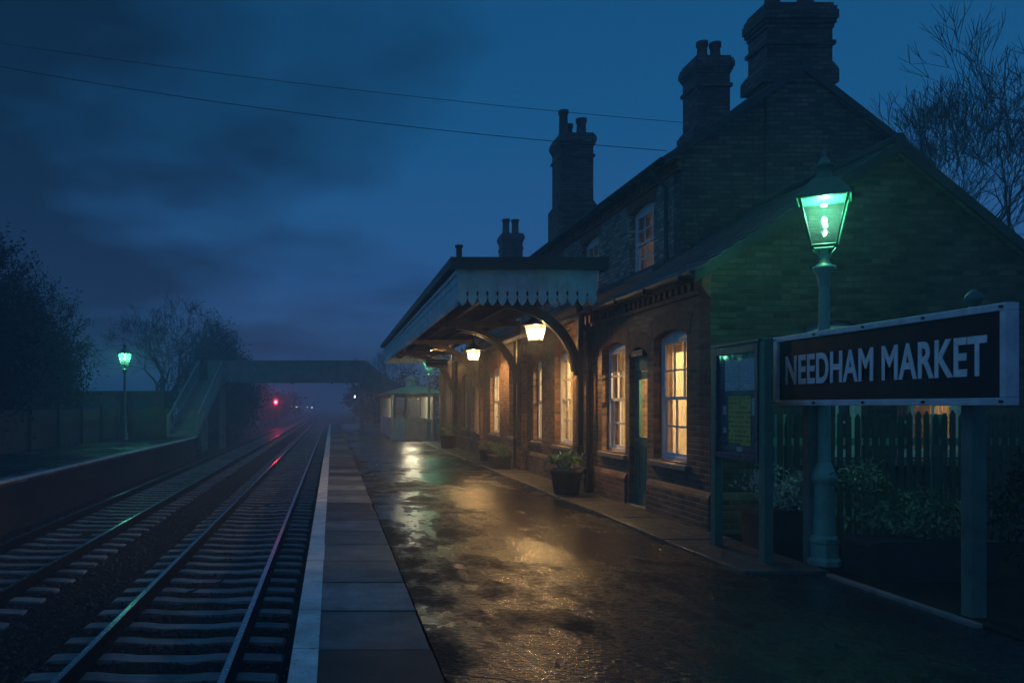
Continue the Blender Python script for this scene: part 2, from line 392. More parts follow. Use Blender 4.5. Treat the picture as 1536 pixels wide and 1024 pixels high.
b = MB()
oct_v = [(1,0,0),(-1,0,0),(0,1,0),(0,-1,0),(0,0,1),(0,0,-1)]
oct_f = [(0,2,4),(2,1,4),(1,3,4),(3,0,4),(2,0,5),(1,2,5),(3,1,5),(0,3,5)]
for i in range(24000):
    y = 6 + 26*random.random()**1.7; x = random.uniform(-6.9, -0.45)
    near = min(abs(x+1.76), abs(x+5.22))
    if abs(x+1.76) < 1.28 and abs((y-5.6)/0.65-round((y-5.6)/0.65))*0.65 < 0.165: continue
    if abs(x+5.22) < 1.28 and abs((y-8.2)/0.65-round((y-8.2)/0.65))*0.65 < 0.165: continue
    r = random.uniform(0.014, 0.036); z = -1.095 - 0.05*max(0, min(1, (near-1.25)/0.5)) + r*0.35
    rot = Matrix.Rotation(random.uniform(0, 6.3), 3, Vector((random.uniform(-1,1), random.uniform(-1,1), 1)).normalized())
    sc = Vector((random.uniform(0.7,1.4), random.uniform(0.7,1.4), random.uniform(0.5,1.0)))
    b.add([rot @ Vector((v[0]*sc.x, v[1]*sc.y, v[2]*sc.z))*r + Vector((x, y, z)) for v in oct_v], oct_f)
tag(b.build('gravel', M['stones']), 'loose dark ballast stones between and beside the rails', 'gravel', kind='stuff')

# right platform
b = MB(); b.box(0.665, 16, -6, 74, -1.25, 0.0); tag(b.build('platform', M['asphalt']), kind='structure')
b = MB(); k = -6
while k*1.03+0.31 < 74:
    y0 = k*1.03+0.31
    dz = random.uniform(-0.004, 0.004)
    b.box(-0.255+random.uniform(-0.004,0.004), 0.652+random.uniform(-0.008,0.003), y0+0.008, y0+1.022, -0.09, 0.004+dz); k += 1
tag(b.build('platform_edge', M['slab'], bevel=0.005), kind='structure')
b = MB(); b.box(-0.10, 0.66, -6, 74, -1.25, -0.094); tag(b.build('platform_face', M['brick_dark']), kind='structure')
b = MB(); k = -6
while k*1.03+0.31 < 74:
    y0 = k*1.03+0.31; j = random.uniform(-0.004, 0.004)
    b.box(-0.257, -0.085+j, y0+0.009, y0+1.021, -0.03, 0.0125); k += 1
tag(b.build('platform_line', M['line']), kind='structure')
# paving strip beside the building
b = MB(); y = 7.9
while y < 36.5:
    L = random.uniform(0.7, 1.1)
    b.box(3.9+random.uniform(-0.03, 0.03), 4.72, y, y+L-0.008, -0.05, 0.035+random.uniform(-0.006, 0.006)); y += L
tag(b.build('pavement', M['paving'], bevel=0.012), kind='structure')
# planting bed edging and earth
b = MB(); b.box(4.62, 4.69, 6.0, 7.8, -0.05, 0.03); tag(b.build('kerb', M['stone'], bevel=0.008), kind='structure')
b = MB(); b.box(4.695, 12, 3.0, 10.3, -0.05, 0.012); tag(b.build('flower_bed_soil', M['earth']), kind='structure')

# left platform
b = MB(); b.box(-16, -7.32, -6, 42.5, -1.3, 0.0); tag(b.build('platform', M['asphalt']), kind='structure')
b = MB(); k = 0
while k*1.2-4 < 41.5:
    b.box(-7.315, -6.86, k*1.2-4+0.004, k*1.2-2.8-0.004, -0.09, 0.004+random.uniform(-0.003,0.003)); k += 1
tag(b.build('platform_edge', M['slab'], bevel=0.005), kind='structure')
b = MB(); b.box(-7.315, -6.95, -6, 42.4, -1.3, -0.094); tag(b.build('platform_face', M['brick_platform']), kind='structure')
b = MB(); b.box(-7.02, -6.857, -4, 42.3, -0.03, 0.012); tag(b.build('platform_line', M['line']), kind='structure')

# ------------------------------------------------------------------ railway tracks
def rail_mesh(x, y0, y1):
    h = MB()
    z = -0.9
    prof = [(-0.035,-0.0),(0.035,0.0),(0.036,-0.03),(0.012,-0.045),(0.010,-0.125),(0.07,-0.14),(0.07,-0.152),(-0.07,-0.152),(-0.07,-0.14),(-0.010,-0.125),(-0.012,-0.045),(-0.036,-0.03)]
    h.prism([(x+a, z+c) for a, c in prof], 1, y0, y1)
    return h
def sleeper_mesh():
    m = MB()
    top = [(-1.25,-0.03),(-1.22,-0.012),(-0.95,0.0),(-0.55,0.0),(-0.3,-0.022),(0.3,-0.022),(0.55,0.0),(0.95,0.0),(1.22,-0.012),(1.25,-0.03)]
    poly = top + [(1.25,-0.16),(-1.25,-0.16)]
    n = len(top)
    a = [(x, -0.115, z) for x, z in top]; c = [(x, 0.115, z) for x, z in top]
    lo = [(x, -0.145, -0.16) for x, z in top]; hi = [(x, 0.145, -0.16) for x, z in top]
    vs = a + c + lo + hi
    fs = []
    for i in range(n-1):
        fs += [(i, i+1, n+i+1, n+i), (2*n+i, 2*n+i+1, i+1, i), (n+i, n+i+1, 3*n+i+1, 3*n+i)]
    fs += [(0, n, 3*n, 2*n), (n-1, 2*n-1, 4*n-1, 3*n-1)]
    m.add(vs, fs)
    return m
SP = 0.65
def track(cx, y0, label):
    t = thing('railway_track', (cx, y0, -1.05), label, 'railway track', 'railway tracks')
    for s in (-1, 1):
        ra = rail_mesh(cx+s*0.755, y0-4, 300).build('rail', M['railside'], t)
        hd = MB(); hd.box(cx+s*0.755-0.033, cx+s*0.755+0.033, y0-4, 300, -0.9005, -0.898); hd.build('rail_head', M['rail'], ra)
    base = sleeper_mesh()
    first = None
    for i in range(98):
        if first is None:
            first = base.build('sleeper', M['sleeper'], t, local=True)
            o = first
        else:
            o = first.copy(); COL.objects.link(o); o.parent = t
        o.location = (random.uniform(-0.02, 0.02), i*SP+random.uniform(-0.02, 0.02), random.uniform(-0.008, 0.004)-0.004)
        o.rotation_euler = (random.uniform(-0.02, 0.02), 0, random.uniform(-0.012, 0.012))
    m = MB()
    for i in range(98, 300):
        m.add([(v[0], v[1]+i*SP, v[2]) for v in base.v], base.f)
    o = m.build('sleeper', M['sleeper'], t, local=True); o['kind'] = 'stuff'
    return t
track(-1.76, 5.6, 'nearer railway track, running straight beside the white platform edge line')
track(-5.22, 8.2, 'farther railway track, running below the brick face of the left platform')

# ------------------------------------------------------------------ walls with holes
def wall(mb, mapf, u0, u1, z0, z1, holes, th):
    """mapf(u, z, depth) -> world. holes: (ua, ub, za, zb)"""
    us = sorted({u0, u1, *[h[0] for h in holes], *[h[1] for h in holes]})
    zs = sorted({z0, z1, *[h[2] for h in holes], *[h[3] for h in holes]})
    us = [u for u in us if u0 <= u <= u1]; zs = [z for z in zs if z0 <= z <= z1]
    for i in range(len(us)-1):
        for j in range(len(zs)-1):
            uc, zc = (us[i]+us[i+1])/2, (zs[j]+zs[j+1])/2
            if any(h[0] < uc < h[1] and h[2] < zc < h[3] for h in holes): continue
            for d in (0, th):
                mb.quad(mapf(us[i],zs[j],d), mapf(us[i+1],zs[j],d), mapf(us[i+1],zs[j+1],d), mapf(us[i],zs[j+1],d))
    for (a, c, e, f) in holes + [(u0, u1, z0, z1)]:
        mb.quad(mapf(a,e,0), mapf(a,e,th), mapf(a,f,th), mapf(a,f,0)); mb.quad(mapf(c,e,0), mapf(c,e,th), mapf(c,f,th), mapf(c,f,0))
        mb.quad(mapf(a,e,0), mapf(c,e,0), mapf(c,e,th), mapf(a,e,th)); mb.quad(mapf(a,f,0), mapf(c,f,0), mapf(c,f,th), mapf(a,f,th))

WX, UX = 4.72, 5.78            # ground floor and upper floor platform fronts
GY, HY, EY = 10.4, 13.8, 36.0  # wing gable, main gable, far end
ZS = 3.30
building = thing('station_building', (WX, GY, 0), 'two storey brick station house with gabled wing, tall chimneys and lit sash windows', 'building')

# openings along the platform front: (y near, y far, z0, z1)
win_front = [(11.09,12.24,0.83,2.66), (13.41,14.57,0.83,2.66), (16.35,17.65,0.80,2.72), (18.75,19.55,0.80,2.66),
             (21.15,22.2,0.80,2.70), (23.5,24.85,0.80,2.72), (27.3,28.3,0.80,2.70), (29.2,30.2,0.80,2.70), (32.4,33.4,0.80,2.70)]
door_hole = (12.47, 13.23, 0.06, 2.50)
fm = lambda u, z, d: (WX+d, u, z)
b = MB(); wall(b, fm, GY+0.301, EY, 0, ZS, win_front+[door_hole], 0.3)
b.build('wall', M['brick'], building)
# gable wing wall
win_gable = [(5.93,6.68,0.95,2.66), (7.05,7.95,0.95,2.66)]
gm = lambda u, z, d: (u, GY+d, z)
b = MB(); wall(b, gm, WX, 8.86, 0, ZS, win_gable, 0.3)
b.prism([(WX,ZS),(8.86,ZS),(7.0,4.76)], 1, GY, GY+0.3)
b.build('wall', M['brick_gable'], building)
b = MB(); b.box(8.56, 8.86, GY+0.31, EY, 0, ZS); b.box(WX+0.31, 8.5, EY-0.3, EY-0.001, 0, ZS); b.build('wall', M['brick_dark'], building)
# upper storey
win_up = [(14.96,16.20,4.08,5.36), (18.05,19.3,4.08,5.36), (20.95,22.15,4.08,5.36), (25.5,26.7,4.08,5.36)]
um = lambda u, z, d: (UX+d, u, z)
b = MB(); wall(b, um, HY+0.301, EY, 3.4, 5.78, win_up, 0.3); b.build('wall', M['brick_upper'], building)
b = MB()
b.box(UX, 9.5, HY, HY+0.3, 3.2, 5.78); b.prism([(UX,5.78),(9.5,5.78),(7.76,7.12)], 1, HY, HY+0.3)
b.box(7.165, 8.25, HY-0.064, HY-0.001, 3.5, 6.92)     # chimney breast on the gable
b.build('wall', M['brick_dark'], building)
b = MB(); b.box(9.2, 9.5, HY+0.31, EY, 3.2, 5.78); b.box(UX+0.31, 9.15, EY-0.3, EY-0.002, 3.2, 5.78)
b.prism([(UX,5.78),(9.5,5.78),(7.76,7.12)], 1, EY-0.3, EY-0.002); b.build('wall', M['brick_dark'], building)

# plinth with chamfered top, broken at the door
b = MB()
for (y0, y1) in ((GY-0.055, 12.40), (13.30, 15.1), (15.1, EY)):
    b.prism([(WX-0.055,0.0),(WX-0.001,0.0),(WX-0.001,0.52),(WX-0.012,0.52),(WX-0.055,0.44)], 1, y0, y1)
b.prism([(GY-0.055,0),(GY-0.001,0),(GY-0.001,0.52),(GY-0.012,0.52),(GY-0.055,0.44)], 0, WX-0.0005, 8.9)
b.build('plinth', M['brick'], building)
# pilasters under the canopy
for y in (15.35, 20.4, 26.2, 31.6, 35.6):
    b = MB(); b.box(WX-0.115, WX-0.002, y-0.24, y+0.24, 0.0, 3.28); b.box(WX-0.16, WX-0.003, y-0.28, y+0.28, 0, 0.47)
    b.build('pilaster', M['brick'], building)
# cornice of dentils
b = MB()
b.box(WX-0.05, WX-0.001, GY-0.03, 15.05, 3.02, 3.08); b.box(WX-0.09, WX-0.002, GY-0.05, 15.05, 3.19, 3.26)
y = GY
while y < 15.0: b.box(WX-0.075, WX-0.0015, y, y+0.1, 3.083, 3.187); y += 0.2
b.build('cornice', M['arch'], building)
b = MB()
b.box(UX-0.05, UX-0.001, HY-0.03, EY, 5.50, 5.55); b.box(UX-0.09, UX-0.002, HY-0.05, EY, 5.66, 5.73)
y = HY
while y < EY: b.box(UX-0.075, UX-0.0015, y, y+0.11, 5.553, 5.657); y += 0.22
b.build('cornice', M['arch'], building)
b = MB()   # kneeler stone where the gable meets the eaves
b.prism([(WX-0.05,2.98),(WX-0.004,2.94),(WX-0.004,3.2),(WX-0.12,3.2),(WX-0.12,3.08)], 1, GY-0.04, GY+0.16); b.build('kneeler', M['arch'], building, bevel=0.008)

# roofs of overlapping slate courses
def slope(mb, p0, p1, y0, y1, step=0.19):
    # p0 eaves (x,z), p1 top (x,z)
    L = math.dist(p0, p1); n = max(1, round(L/step)); dx, dz = (p1[0]-p0[0])/n, (p1[1]-p0[1])/n
    nl = math.hypot(dx, dz); ux, uz = -dz/nl, dx/nl
    if uz < 0: ux, uz = -ux, -uz
    for i in range(n):
        ax, az = p0[0]+dx*i, p0[1]+dz*i; bx, bz_ = p0[0]+dx*(i+1.05), p0[1]+dz*(i+1.05)
        lo = (ax+ux*0.022, az+uz*0.022); hi = (bx+ux*0.004, bz_+uz*0.004)
        mb.prism([lo, hi, (hi[0]-ux*0.01, hi[1]-uz*0.01), (lo[0]-ux*0.012, lo[1]-uz*0.012)], 1, y0, y1)
    mb.prism([p0, p1, (p1[0]-ux*0.08, p1[1]-uz*0.08), (p0[0]-ux*0.08, p0[1]-uz*0.08)], 1, y0+0.004, y1-0.004)
b = MB()
slope(b, (WX-0.22, 3.27), (7.0, 4.86), GY-0.12, HY-0.065); slope(b, (9.15, 3.12), (7.0, 4.86), GY-0.12, HY-0.065)
slope(b, (WX-0.22, 3.27), (UX-0.002, 4.00), HY-0.064, EY)
slope(b, (8.3, 3.80), (9.4, 3.0), HY+0.3, HY+0.31)
b.build('roof', M['slate'], building)
b = MB(); slope(b, (UX-0.26, 5.72), (7.76, 7.22), HY-0.1, EY+0.1); slope(b, (9.85, 5.60), (7.76, 7.22), HY-0.1, EY+0.1); b.build('roof', M['slate'], building)
b = MB()   # verge boards and ridge
for (e, tpt, yy) in (((WX-0.26,3.24),(7.0,4.87),GY-0.16), ((9.2,3.07),(7.0,4.87),GY-0.16), ((UX-0.3,5.70),(7.76,7.23),HY-0.14), ((9.9,5.57),(7.76,7.23),HY-0.14)):
    b.prism([(e[0],e[1]),(tpt[0],tpt[1]),(tpt[0],tpt[1]-0.15),(e[0],e[1]-0.13)], 1, yy, yy+0.035)
b.tube([(7.0,GY-0.14,4.89),(7.0,HY-0.07,4.89)], 0.07, 8); b.tube([(7.76,HY-0.12,7.25),(7.76,EY+0.1,7.25)], 0.07, 8)
b.build('verge_board', M['lead'], building)
b = MB()   # lead flashing along wall and roof junctions
b.box(UX-0.02, UX-0.003, HY, EY, 4.0, 4.12)
for i in range(9):
    x0 = UX+i*0.15; z0 = 4.03+i*0.096
    b.box(x0, x0+0.15, HY-0.012, HY-0.002, z0-0.03, z0+0.16)
b.build('flashing', M['lead'], building)
def gutter(x, z, y0, y1):
    g = MB(); n = 8
    pts = [(x+0.06*math.cos(PI+PI*k/n), z+0.06*math.sin(PI+PI*k/n)) for k in range(n+1)]
    pts += [(x+0.05*math.cos(2*PI-PI*k/n), z+0.05*math.sin(2*PI-PI*k/n)) for k in range(n+1)]
    g.prism(pts, 1, y0, y1)
    y = y0+0.3
    while y < y1: g.box(x-0.068, x+0.068, y, y+0.03, z-0.07, z-0.005); y += 1.2
    return g
gutter(WX-0.26, 3.25, GY-0.12, 14.95).build('gutter', M['iron'], building)
gutter(UX-0.31, 5.69, HY-0.1, EY).build('gutter', M['iron'], building)
def pipe(pts, r=0.04):
    g = MB(); g.tube(pts, r, 10)
    for i in range(len(pts)-1):
        a, c = Vector(pts[i]), Vector(pts[i+1])
        if (a-c).length > 1:
            q = a.lerp(c, 0.5); g.lathe([(r*1.4,-0.03),(r*1.4,0.03)], q, 10)
    p = Vector(pts[-1]); g.lathe([(r*1.5,0),(r*1.2,0.12)], p, 10)
    return g
pipe([(WX-0.26,14.85,3.2),(WX-0.26,14.85,3.05),(WX-0.10,14.97,2.85),(WX-0.10,14.97,0.04)]).build('drainpipe', M['iron'], building)
pipe([(UX-0.31,14.25,5.64),(UX-0.31,14.25,5.55),(UX-0.07,14.25,5.3),(UX-0.07,14.25,4.1)], 0.035).build('drainpipe', M['iron'], building)
pipe([(WX-0.17,20.75,3.2),(WX-0.17,20.75,0.04)]).build('drainpipe', M['iron'], building)

# chimneys
def chimney(x0, x1, y0, y1, zb, zt, pots, mat, step=None, capz=0.36, sb=None):
    c = MB()
    c.box(x0, x1, y0, y1, zb, zt-capz)
    if step:
        s = 0.09
        sb = zb if sb is None else sb
        c.prism([(x0-s,sb),(x1+s,sb),(x1+s,step-0.12),(x1+0.001,step),(x0-0.001,step),(x0-s,step-0.12)], 1, y0-0.04, y1+s)
    zc = zt-capz; q = capz/6
    for i, e in enumerate((0.02, 0.045, 0.07, 0.07, 0.05, 0.015)):
        c.box(x0-e, x1+e, y0-e, y1+e, zc+q*i, zc+q*(i+1)-0.002)
    c.box(x0-0.04, x1+0.04, y0-0.04, y1+0.04, zc-0.28, zc-0.21)
    o = c.build('chimney', mat, building)
    for (px, py, h, r) in pots:
        p = MB(); p.lathe([(r*1.15,0),(r*1.15,0.06),(r*0.95,0.09),(r*0.85,h-0.12),(r*1.08,h-0.10),(r*1.08,h),(r*0.8,h),(r*0.75,h-0.1)], (px, py, zt-0.005), 12)
        p.build('chimney_pot', M['pot'], o)
    return o
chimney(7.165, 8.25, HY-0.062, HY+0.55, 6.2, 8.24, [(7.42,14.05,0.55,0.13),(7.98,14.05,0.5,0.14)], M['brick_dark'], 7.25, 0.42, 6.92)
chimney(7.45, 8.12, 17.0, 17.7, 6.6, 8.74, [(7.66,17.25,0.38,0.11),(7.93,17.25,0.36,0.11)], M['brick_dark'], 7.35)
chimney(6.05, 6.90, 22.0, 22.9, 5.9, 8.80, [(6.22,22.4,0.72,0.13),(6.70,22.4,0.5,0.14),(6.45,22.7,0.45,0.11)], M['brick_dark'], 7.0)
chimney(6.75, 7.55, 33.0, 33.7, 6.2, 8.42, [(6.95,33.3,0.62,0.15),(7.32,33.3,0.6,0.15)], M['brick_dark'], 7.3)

# ---- windows (built at the origin, then placed; local x along wall, y inward, z up)
def make_window(w, h, rise=0.09, lit=True, blind=False):
    f = MB(); fr = 0.055; yo = 0.12
    f.box(-w/2, -w/2+fr, yo, yo+0.09, 0, h); f.box(w/2-fr, w/2, yo, yo+0.09, 0, h)
    f.box(-w/2+fr, w/2-fr, yo-0.001, yo+0.09, 0, 0.05); f.box(-w/2+fr, w/2-fr, yo, yo+0.09, h-rise-0.05, h)
    zs_ = h-rise-0.05; mid = 0.05+(zs_-0.05)*0.5; iw = w-2*fr
    for (za, zb, yy) in ((mid-0.02, zs_, yo+0.012), (0.05, mid+0.02, yo+0.05)):
        f.box(-iw/2, -iw/2+0.045, yy, yy+0.03, za, zb); f.box(iw/2-0.045, iw/2, yy, yy+0.03, za, zb)
        f.box(-iw/2+0.045, iw/2-0.045, yy, yy+0.031, za, za+0.045); f.box(-iw/2+0.045, iw/2-0.045, yy, yy+0.031, zb-0.04, zb)
        for k in (1, 2):
            x = -iw/2 + iw*k/3; f.box(x-0.014, x+0.014, yy+0.003, yy+0.027, za+0.045, zb-0.04)
        z = (za+zb)/2; f.box(-iw/2+0.045, iw/2-0.045, yy+0.005, yy+0.025, z-0.014, z+0.014)
    o = f.build('window', M['white'], None)
    p = MB(); p.box(-iw/2+0.01, iw/2-0.01, yo+0.084, yo+0.087, 0.06, zs_); p.build('pane', M['glass'], o, True)
    s = MB(); s.prism([(-0.07,-0.10),(0.12,-0.10),(0.12,-0.001),(-0.07,-0.03)], 0, -w/2-0.09, w/2+0.09); s.build('sill', M['stone'], o, True, 0.006)
    a = MB(); n = 15; W = w+0.16
    for k in range(n):
        xa, xb = -W/2+W*k/n+0.004, -W/2+W*(k+1)/n-0.004
        def zz(x): return h-rise+rise*(1-(2*x/w)**2)
        fan = 1+0.14*1
        lo = [(xa, zz(xa)), (xb, zz(xb))]; hi = [(xb*fan, zz(xb)+0.26), (xa*fan, zz(xa)+0.26)]
        a.prism([lo[0], lo[1], hi[0], hi[1]], 1, -0.006, 0.125)
    ar = a.build('brick_arch', M['arch'], o, True)
    if lit:
        c = MB()
        rw = random.Random(int(w*1000+h*77)); cl_, cr_ = rw.uniform(0.14, 0.40), rw.uniform(0.14, 0.40)
        for (xa, xb) in ((-w/2+0.02, -w/2+cl_*w), (w/2-cr_*w, w/2-0.02)):
            N = 30; pts = []
            for k in range(N+1):
                pts.append((xa+(xb-xa)*k/N, yo+0.17+0.03*math.sin(k*2*PI/6+xa*9)))
            vs = [(x, y, 0.03) for x, y in pts]+[(x, y, h-0.05) for x, y in pts]
            c.add(vs, [(k, k+1, N+2+k, N+1+k) for k in range(N)], True)
        c.box(-w/2+0.02, w/2-0.02, yo+0.10, yo+0.104, h-(rw.uniform(0.5,0.75) if blind else rw.uniform(0.2,0.6)), h-0.05)
        c.build('curtain', M['curtain'], o, True)
    else:
        c = MB(); c.box(-w/2+0.01, w/2-0.01, yo+0.10, yo+0.12, 0.0, h); c.build('blind', M['navy'], o, True)
    return o
def dark_arch(o):
    for ch in o.children:
        if ch.name.startswith('brick_arch'): ch.data.materials.clear(); ch.data.materials.append(M['brick_gable'])
    return o
def place_window(proto, loc, rz, first):
    o = proto if first else dup(proto)
    o.parent = building; o.location = Vector(loc)-building.location; o.rotation_euler = (0, 0, rz)
    return o
protos = {}
def window_at(y0, y1, z0, z1, x, **kw):
    w, h = round(y1-y0, 2), round(z1-z0, 2); key = (w, h, tuple(kw.items()))
    first = key not in protos
    if first: protos[key] = make_window(w, h, **kw)
    place_window(protos[key], (x, (y0+y1)/2, z0), -PI/2, first)
for i, (y0, y1, z0, z1) in enumerate(win_front): window_at(y0, y1, z0, z1, WX)
for (y0, y1, z0, z1) in win_up: window_at(y0, y1, z0, z1, UX, blind=True)
for i, (x0, x1, z0, z1) in enumerate(win_gable):
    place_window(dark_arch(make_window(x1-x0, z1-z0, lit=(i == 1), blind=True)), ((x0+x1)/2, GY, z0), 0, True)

# ---- door
dy0, dy1, dz0, dz1 = door_hole; dw = dy1-dy0; zt_ = 2.32
f = MB(); yo = 0.10
f.box(-dw/2, -dw/2+0.05, yo-0.02, yo+0.07, 0, dz1-dz0); f.box(dw/2-0.05, dw/2, yo-0.02, yo+0.07, 0, dz1-dz0)
f.box(-dw/2+0.05, dw/2-0.05, yo-0.02, yo+0.07, 2.08, dz1-dz0)
hw = dw/2-0.055
f.box(-hw, -hw+0.10, yo, yo+0.045, 0.01, 2.07); f.box(hw-0.10, hw, yo, yo+0.045, 0.01, 2.07)
f.box(-hw+0.10, hw-0.10, yo, yo+0.045, 0.01, 0.24); f.box(-hw+0.10, hw-0.10, yo, yo+0.045, 1.95, 2.07); f.box(-hw+0.10, hw-0.10, yo, yo+0.045, 0.90, 1.05)
f.box(-hw+0.10, hw-0.10, yo+0.015, yo+0.035, 0.24, 0.90)
f.box(-0.012, 0.012, yo+0.005, yo+0.04, 0.24, 0.90)
door = f.build('door', M['green'], None)
p = MB(); p.box(-hw+0.095, hw-0.095, yo+0.02, yo+0.025, 1.045, 1.955); p.build('pane', M['glass'], door, True)
p = MB(); p.lathe([(0.012,0),(0.028,0.012),(0.030,0.03),(0.015,0.045)], (0,0,0), 10)
for i in range(len(p.v)): x, y, z = p.v[i]; p.v[i] = (x-hw+0.05, yo-z, y+1.0)
p.build('handle', M['iron_cream'], door, True)
p = MB(); p.box(-dw/2-0.02, dw/2+0.02, -0.04, 0.14, -0.06, -0.001); p.build('step', M['stone'], door, True, 0.006)
a = MB(); n = 11; W = dw+0.14
for k in range(n):
    xa, xb = -W/2+W*k/n+0.004, -W/2+W*(k+1)/n-0.004; H = dz1-dz0
    zz = lambda x: H-0.12+0.12*(1-(2*x/dw)**2)
    a.prism([(xa,zz(xa)),(xb,zz(xb)),(xb*1.14,zz(xb)+0.24),(xa*1.14,zz(xa)+0.24)], 1, -0.006, 0.075)
a.build('brick_arch', M['arch'], door, True)
door.parent = building; door.location = Vector((WX, (dy0+dy1)/2, dz0))-building.location; door.rotation_euler = (0, 0, -PI/2)
# small plates with unreadable painted names
for (y, z, w, h) in ((12.85, 2.36, 0.46, 0.09), (17.0, 3.06, 0.9, 0.11), (24.1, 3.06, 0.9, 0.11)):
    p = MB(); p.box(WX-0.02, WX-0.008 if y > 13 else WX+0.06, y-w/2, y+w/2, z, z+h); p.build('name_plate', M['plate'], building)

# ---- inside rooms: plain plastered walls lit by ceiling bulbs
b = MB()
b.box(7.2, 7.25, GY+0.31, EY-0.31, 0.03, 3.18); b.box(WX+0.3, 7.2, GY+0.31, EY-0.31, 3.13, 3.18); b.box(WX+0.3, 7.2, GY+0.31, EY-0.31, 0.0, 0.03)
for y in (15.2, 20.4, 26.0, 31.3): b.box(WX+0.305, 7.19, y-0.05, y+0.05, 0.031, 3.129)
b.box(8.0, 8.05, HY+0.31, EY-0.31, 3.9, 5.74); b.box(UX+0.3, 8.0, HY+0.31, EY-0.31, 5.70, 5.75); b.box(UX+0.3, 8.0, HY+0.31, EY-0.31, 3.86, 3.9)
b.box(7.4, 7.45, GY+0.31, HY, 0.03, 3.18); b.box(7.45, 8.5, GY+2.6, GY+2.65, 0.03, 3.18); b.box(7.3, 8.55, GY+0.31, HY, 3.14, 3.19)
b.build('interior_wall', M['plaster'], building)
for (y, w_, h_) in ((11.6,0.9,1.9), (13.5,0.5,1.3), (16.6,1.0,1.2), (18.3,0.5,2.1), (21.9,0.6,1.9), (24.4,1.0,1.4), (28.2,0.7,2.0), (30.3,0.6,1.5)):
    b = MB(); b.box(6.75, 7.19, y-w_/2, y+w_/2, 0.031, h_); b.box(6.72, 7.195, y-w_/2-0.03, y+w_/2+0.03, h_+0.001, h_+0.04); b.box(6.735, 6.749, y-w_*0.45, y-0.01, 0.15, h_-0.06); b.box(6.735, 6.749, y+0.01, y+w_*0.45, 0.15, h_-0.06)
    b.build('cupboard', M['wood'], building)
WARM = (1.0, 0.69, 0.33)
for (x, y, z, w) in ((6.3,12.5,2.7,75), (6.2,17.4,2.7,60), (6.2,22.8,2.7,55), (6.2,28.6,2.7,50), (6.2,33.3,2.7,40), (7.1,15.8,5.3,1.3), (7.1,19.0,5.3,1.1), (7.1,24,5.3,1.0), (8.0,11.6,2.6,7)):
    point('room_light', Vector((x,y,z))-building.location, WARM, w*11, 0.12, building)

# ------------------------------------------------------------------ platform canopy
CX, CY0, CY1 = 2.26, 15.0, 36.5
canopy = thing('platform_canopy', (WX, CY0, 0), 'timber platform canopy with scalloped pale blue fascia boards and curved iron brackets', 'canopy')
b = MB()
b.prism([(CX-0.10,4.13),(WX+0.2,4.02),(WX+0.2,4.10),(CX-0.10,4.25)], 1, CY0-0.10, CY1+0.1)
b.box(CX-0.13, WX+0.22, CY0-0.13, CY0-0.101, 4.03, 4.25); b.box(CX-0.13, CX-0.101, CY0-0.10, CY1+0.1, 4.10, 4.26)
b.box(CX+0.3, WX+0.1, CY0+0.3, CY1-0.3, 4.14, 4.20)
b.build('roof', M['lead'], canopy)
def fascia(mapf, L, mb, w=0.178, zt=4.02, zb=3.40):
    n = int(round(L/w)); w = L/n
    for i in range(n):
        a, c = i*w+0.0025, (i+1)*w-0.0025; m = (a+c)/2
        poly = [(a,zt),(c,zt),(c,zb+0.27),(c-0.017,zb+0.24),(c-0.02,zb+0.20),(c-0.002,zb+0.165),(c-0.004,zb+0.13),(c-0.03,zb+0.06),(m+0.02,zb+0.01),(m,zb),
                (m-0.02,zb+0.01),(a+0.03,zb+0.06),(a+0.004,zb+0.13),(a+0.002,zb+0.165),(a+0.02,zb+0.20),(a+0.017,zb+0.24),(a,zb+0.27)]
        d = random.uniform(0, 0.003)
        vs = [mapf(u, z, d) for u, z in poly]+[mapf(u, z, d+0.025) for u, z in poly]; k = len(poly)
        mb.add(vs, [tuple(range(k)), tuple(range(2*k-1, k-1, -1))]+[(j, (j+1) % k, k+(j+1) % k, k+j) for j in range(k)])
for mapf, L in ((lambda u, z, d: (CX+u, CY0+d, z), WX+0.06-CX), (lambda u, z, d: (CX+d, CY0+u+0.03, z), CY1-CY0-0.06), (lambda u, z, d: (CX+u, CY1-d, z), WX-CX)):
    m = MB(); fascia(mapf, L, m); m.build('fascia', M['fascia'], canopy)
m = MB()   # mouldings over the fascia
m.box(CX-0.03, WX+0.08, CY0-0.03, CY0-0.001, 3.96, 4.04); m.box(CX-0.03, CX-0.001, CY0, CY1, 3.96, 4.04)
m.box(CX-0.012, WX+0.06, CY0-0.012, CY0-0.0005, 3.80, 3.83); m.box(CX-0.012, CX-0.0005, CY0, CY1, 3.80, 3.83)
m.build('moulding', M['fascia'], canopy)
m = MB(); m.box(CX+0.04, WX-0.001, CY0+0.04, CY1-0.04, 3.90, 3.94)
y = CY0+0.3
while y < CY1: m.box(CX+0.04, WX-0.002, y, y+0.06, 3.80, 3.899); y += 0.62
for x in (2.9, 3.6, 4.3): m.box(x, x+0.1, CY0+0.04, CY1-0.04, 3.66, 3.798)
m.build('ceiling', M['board'], canopy)
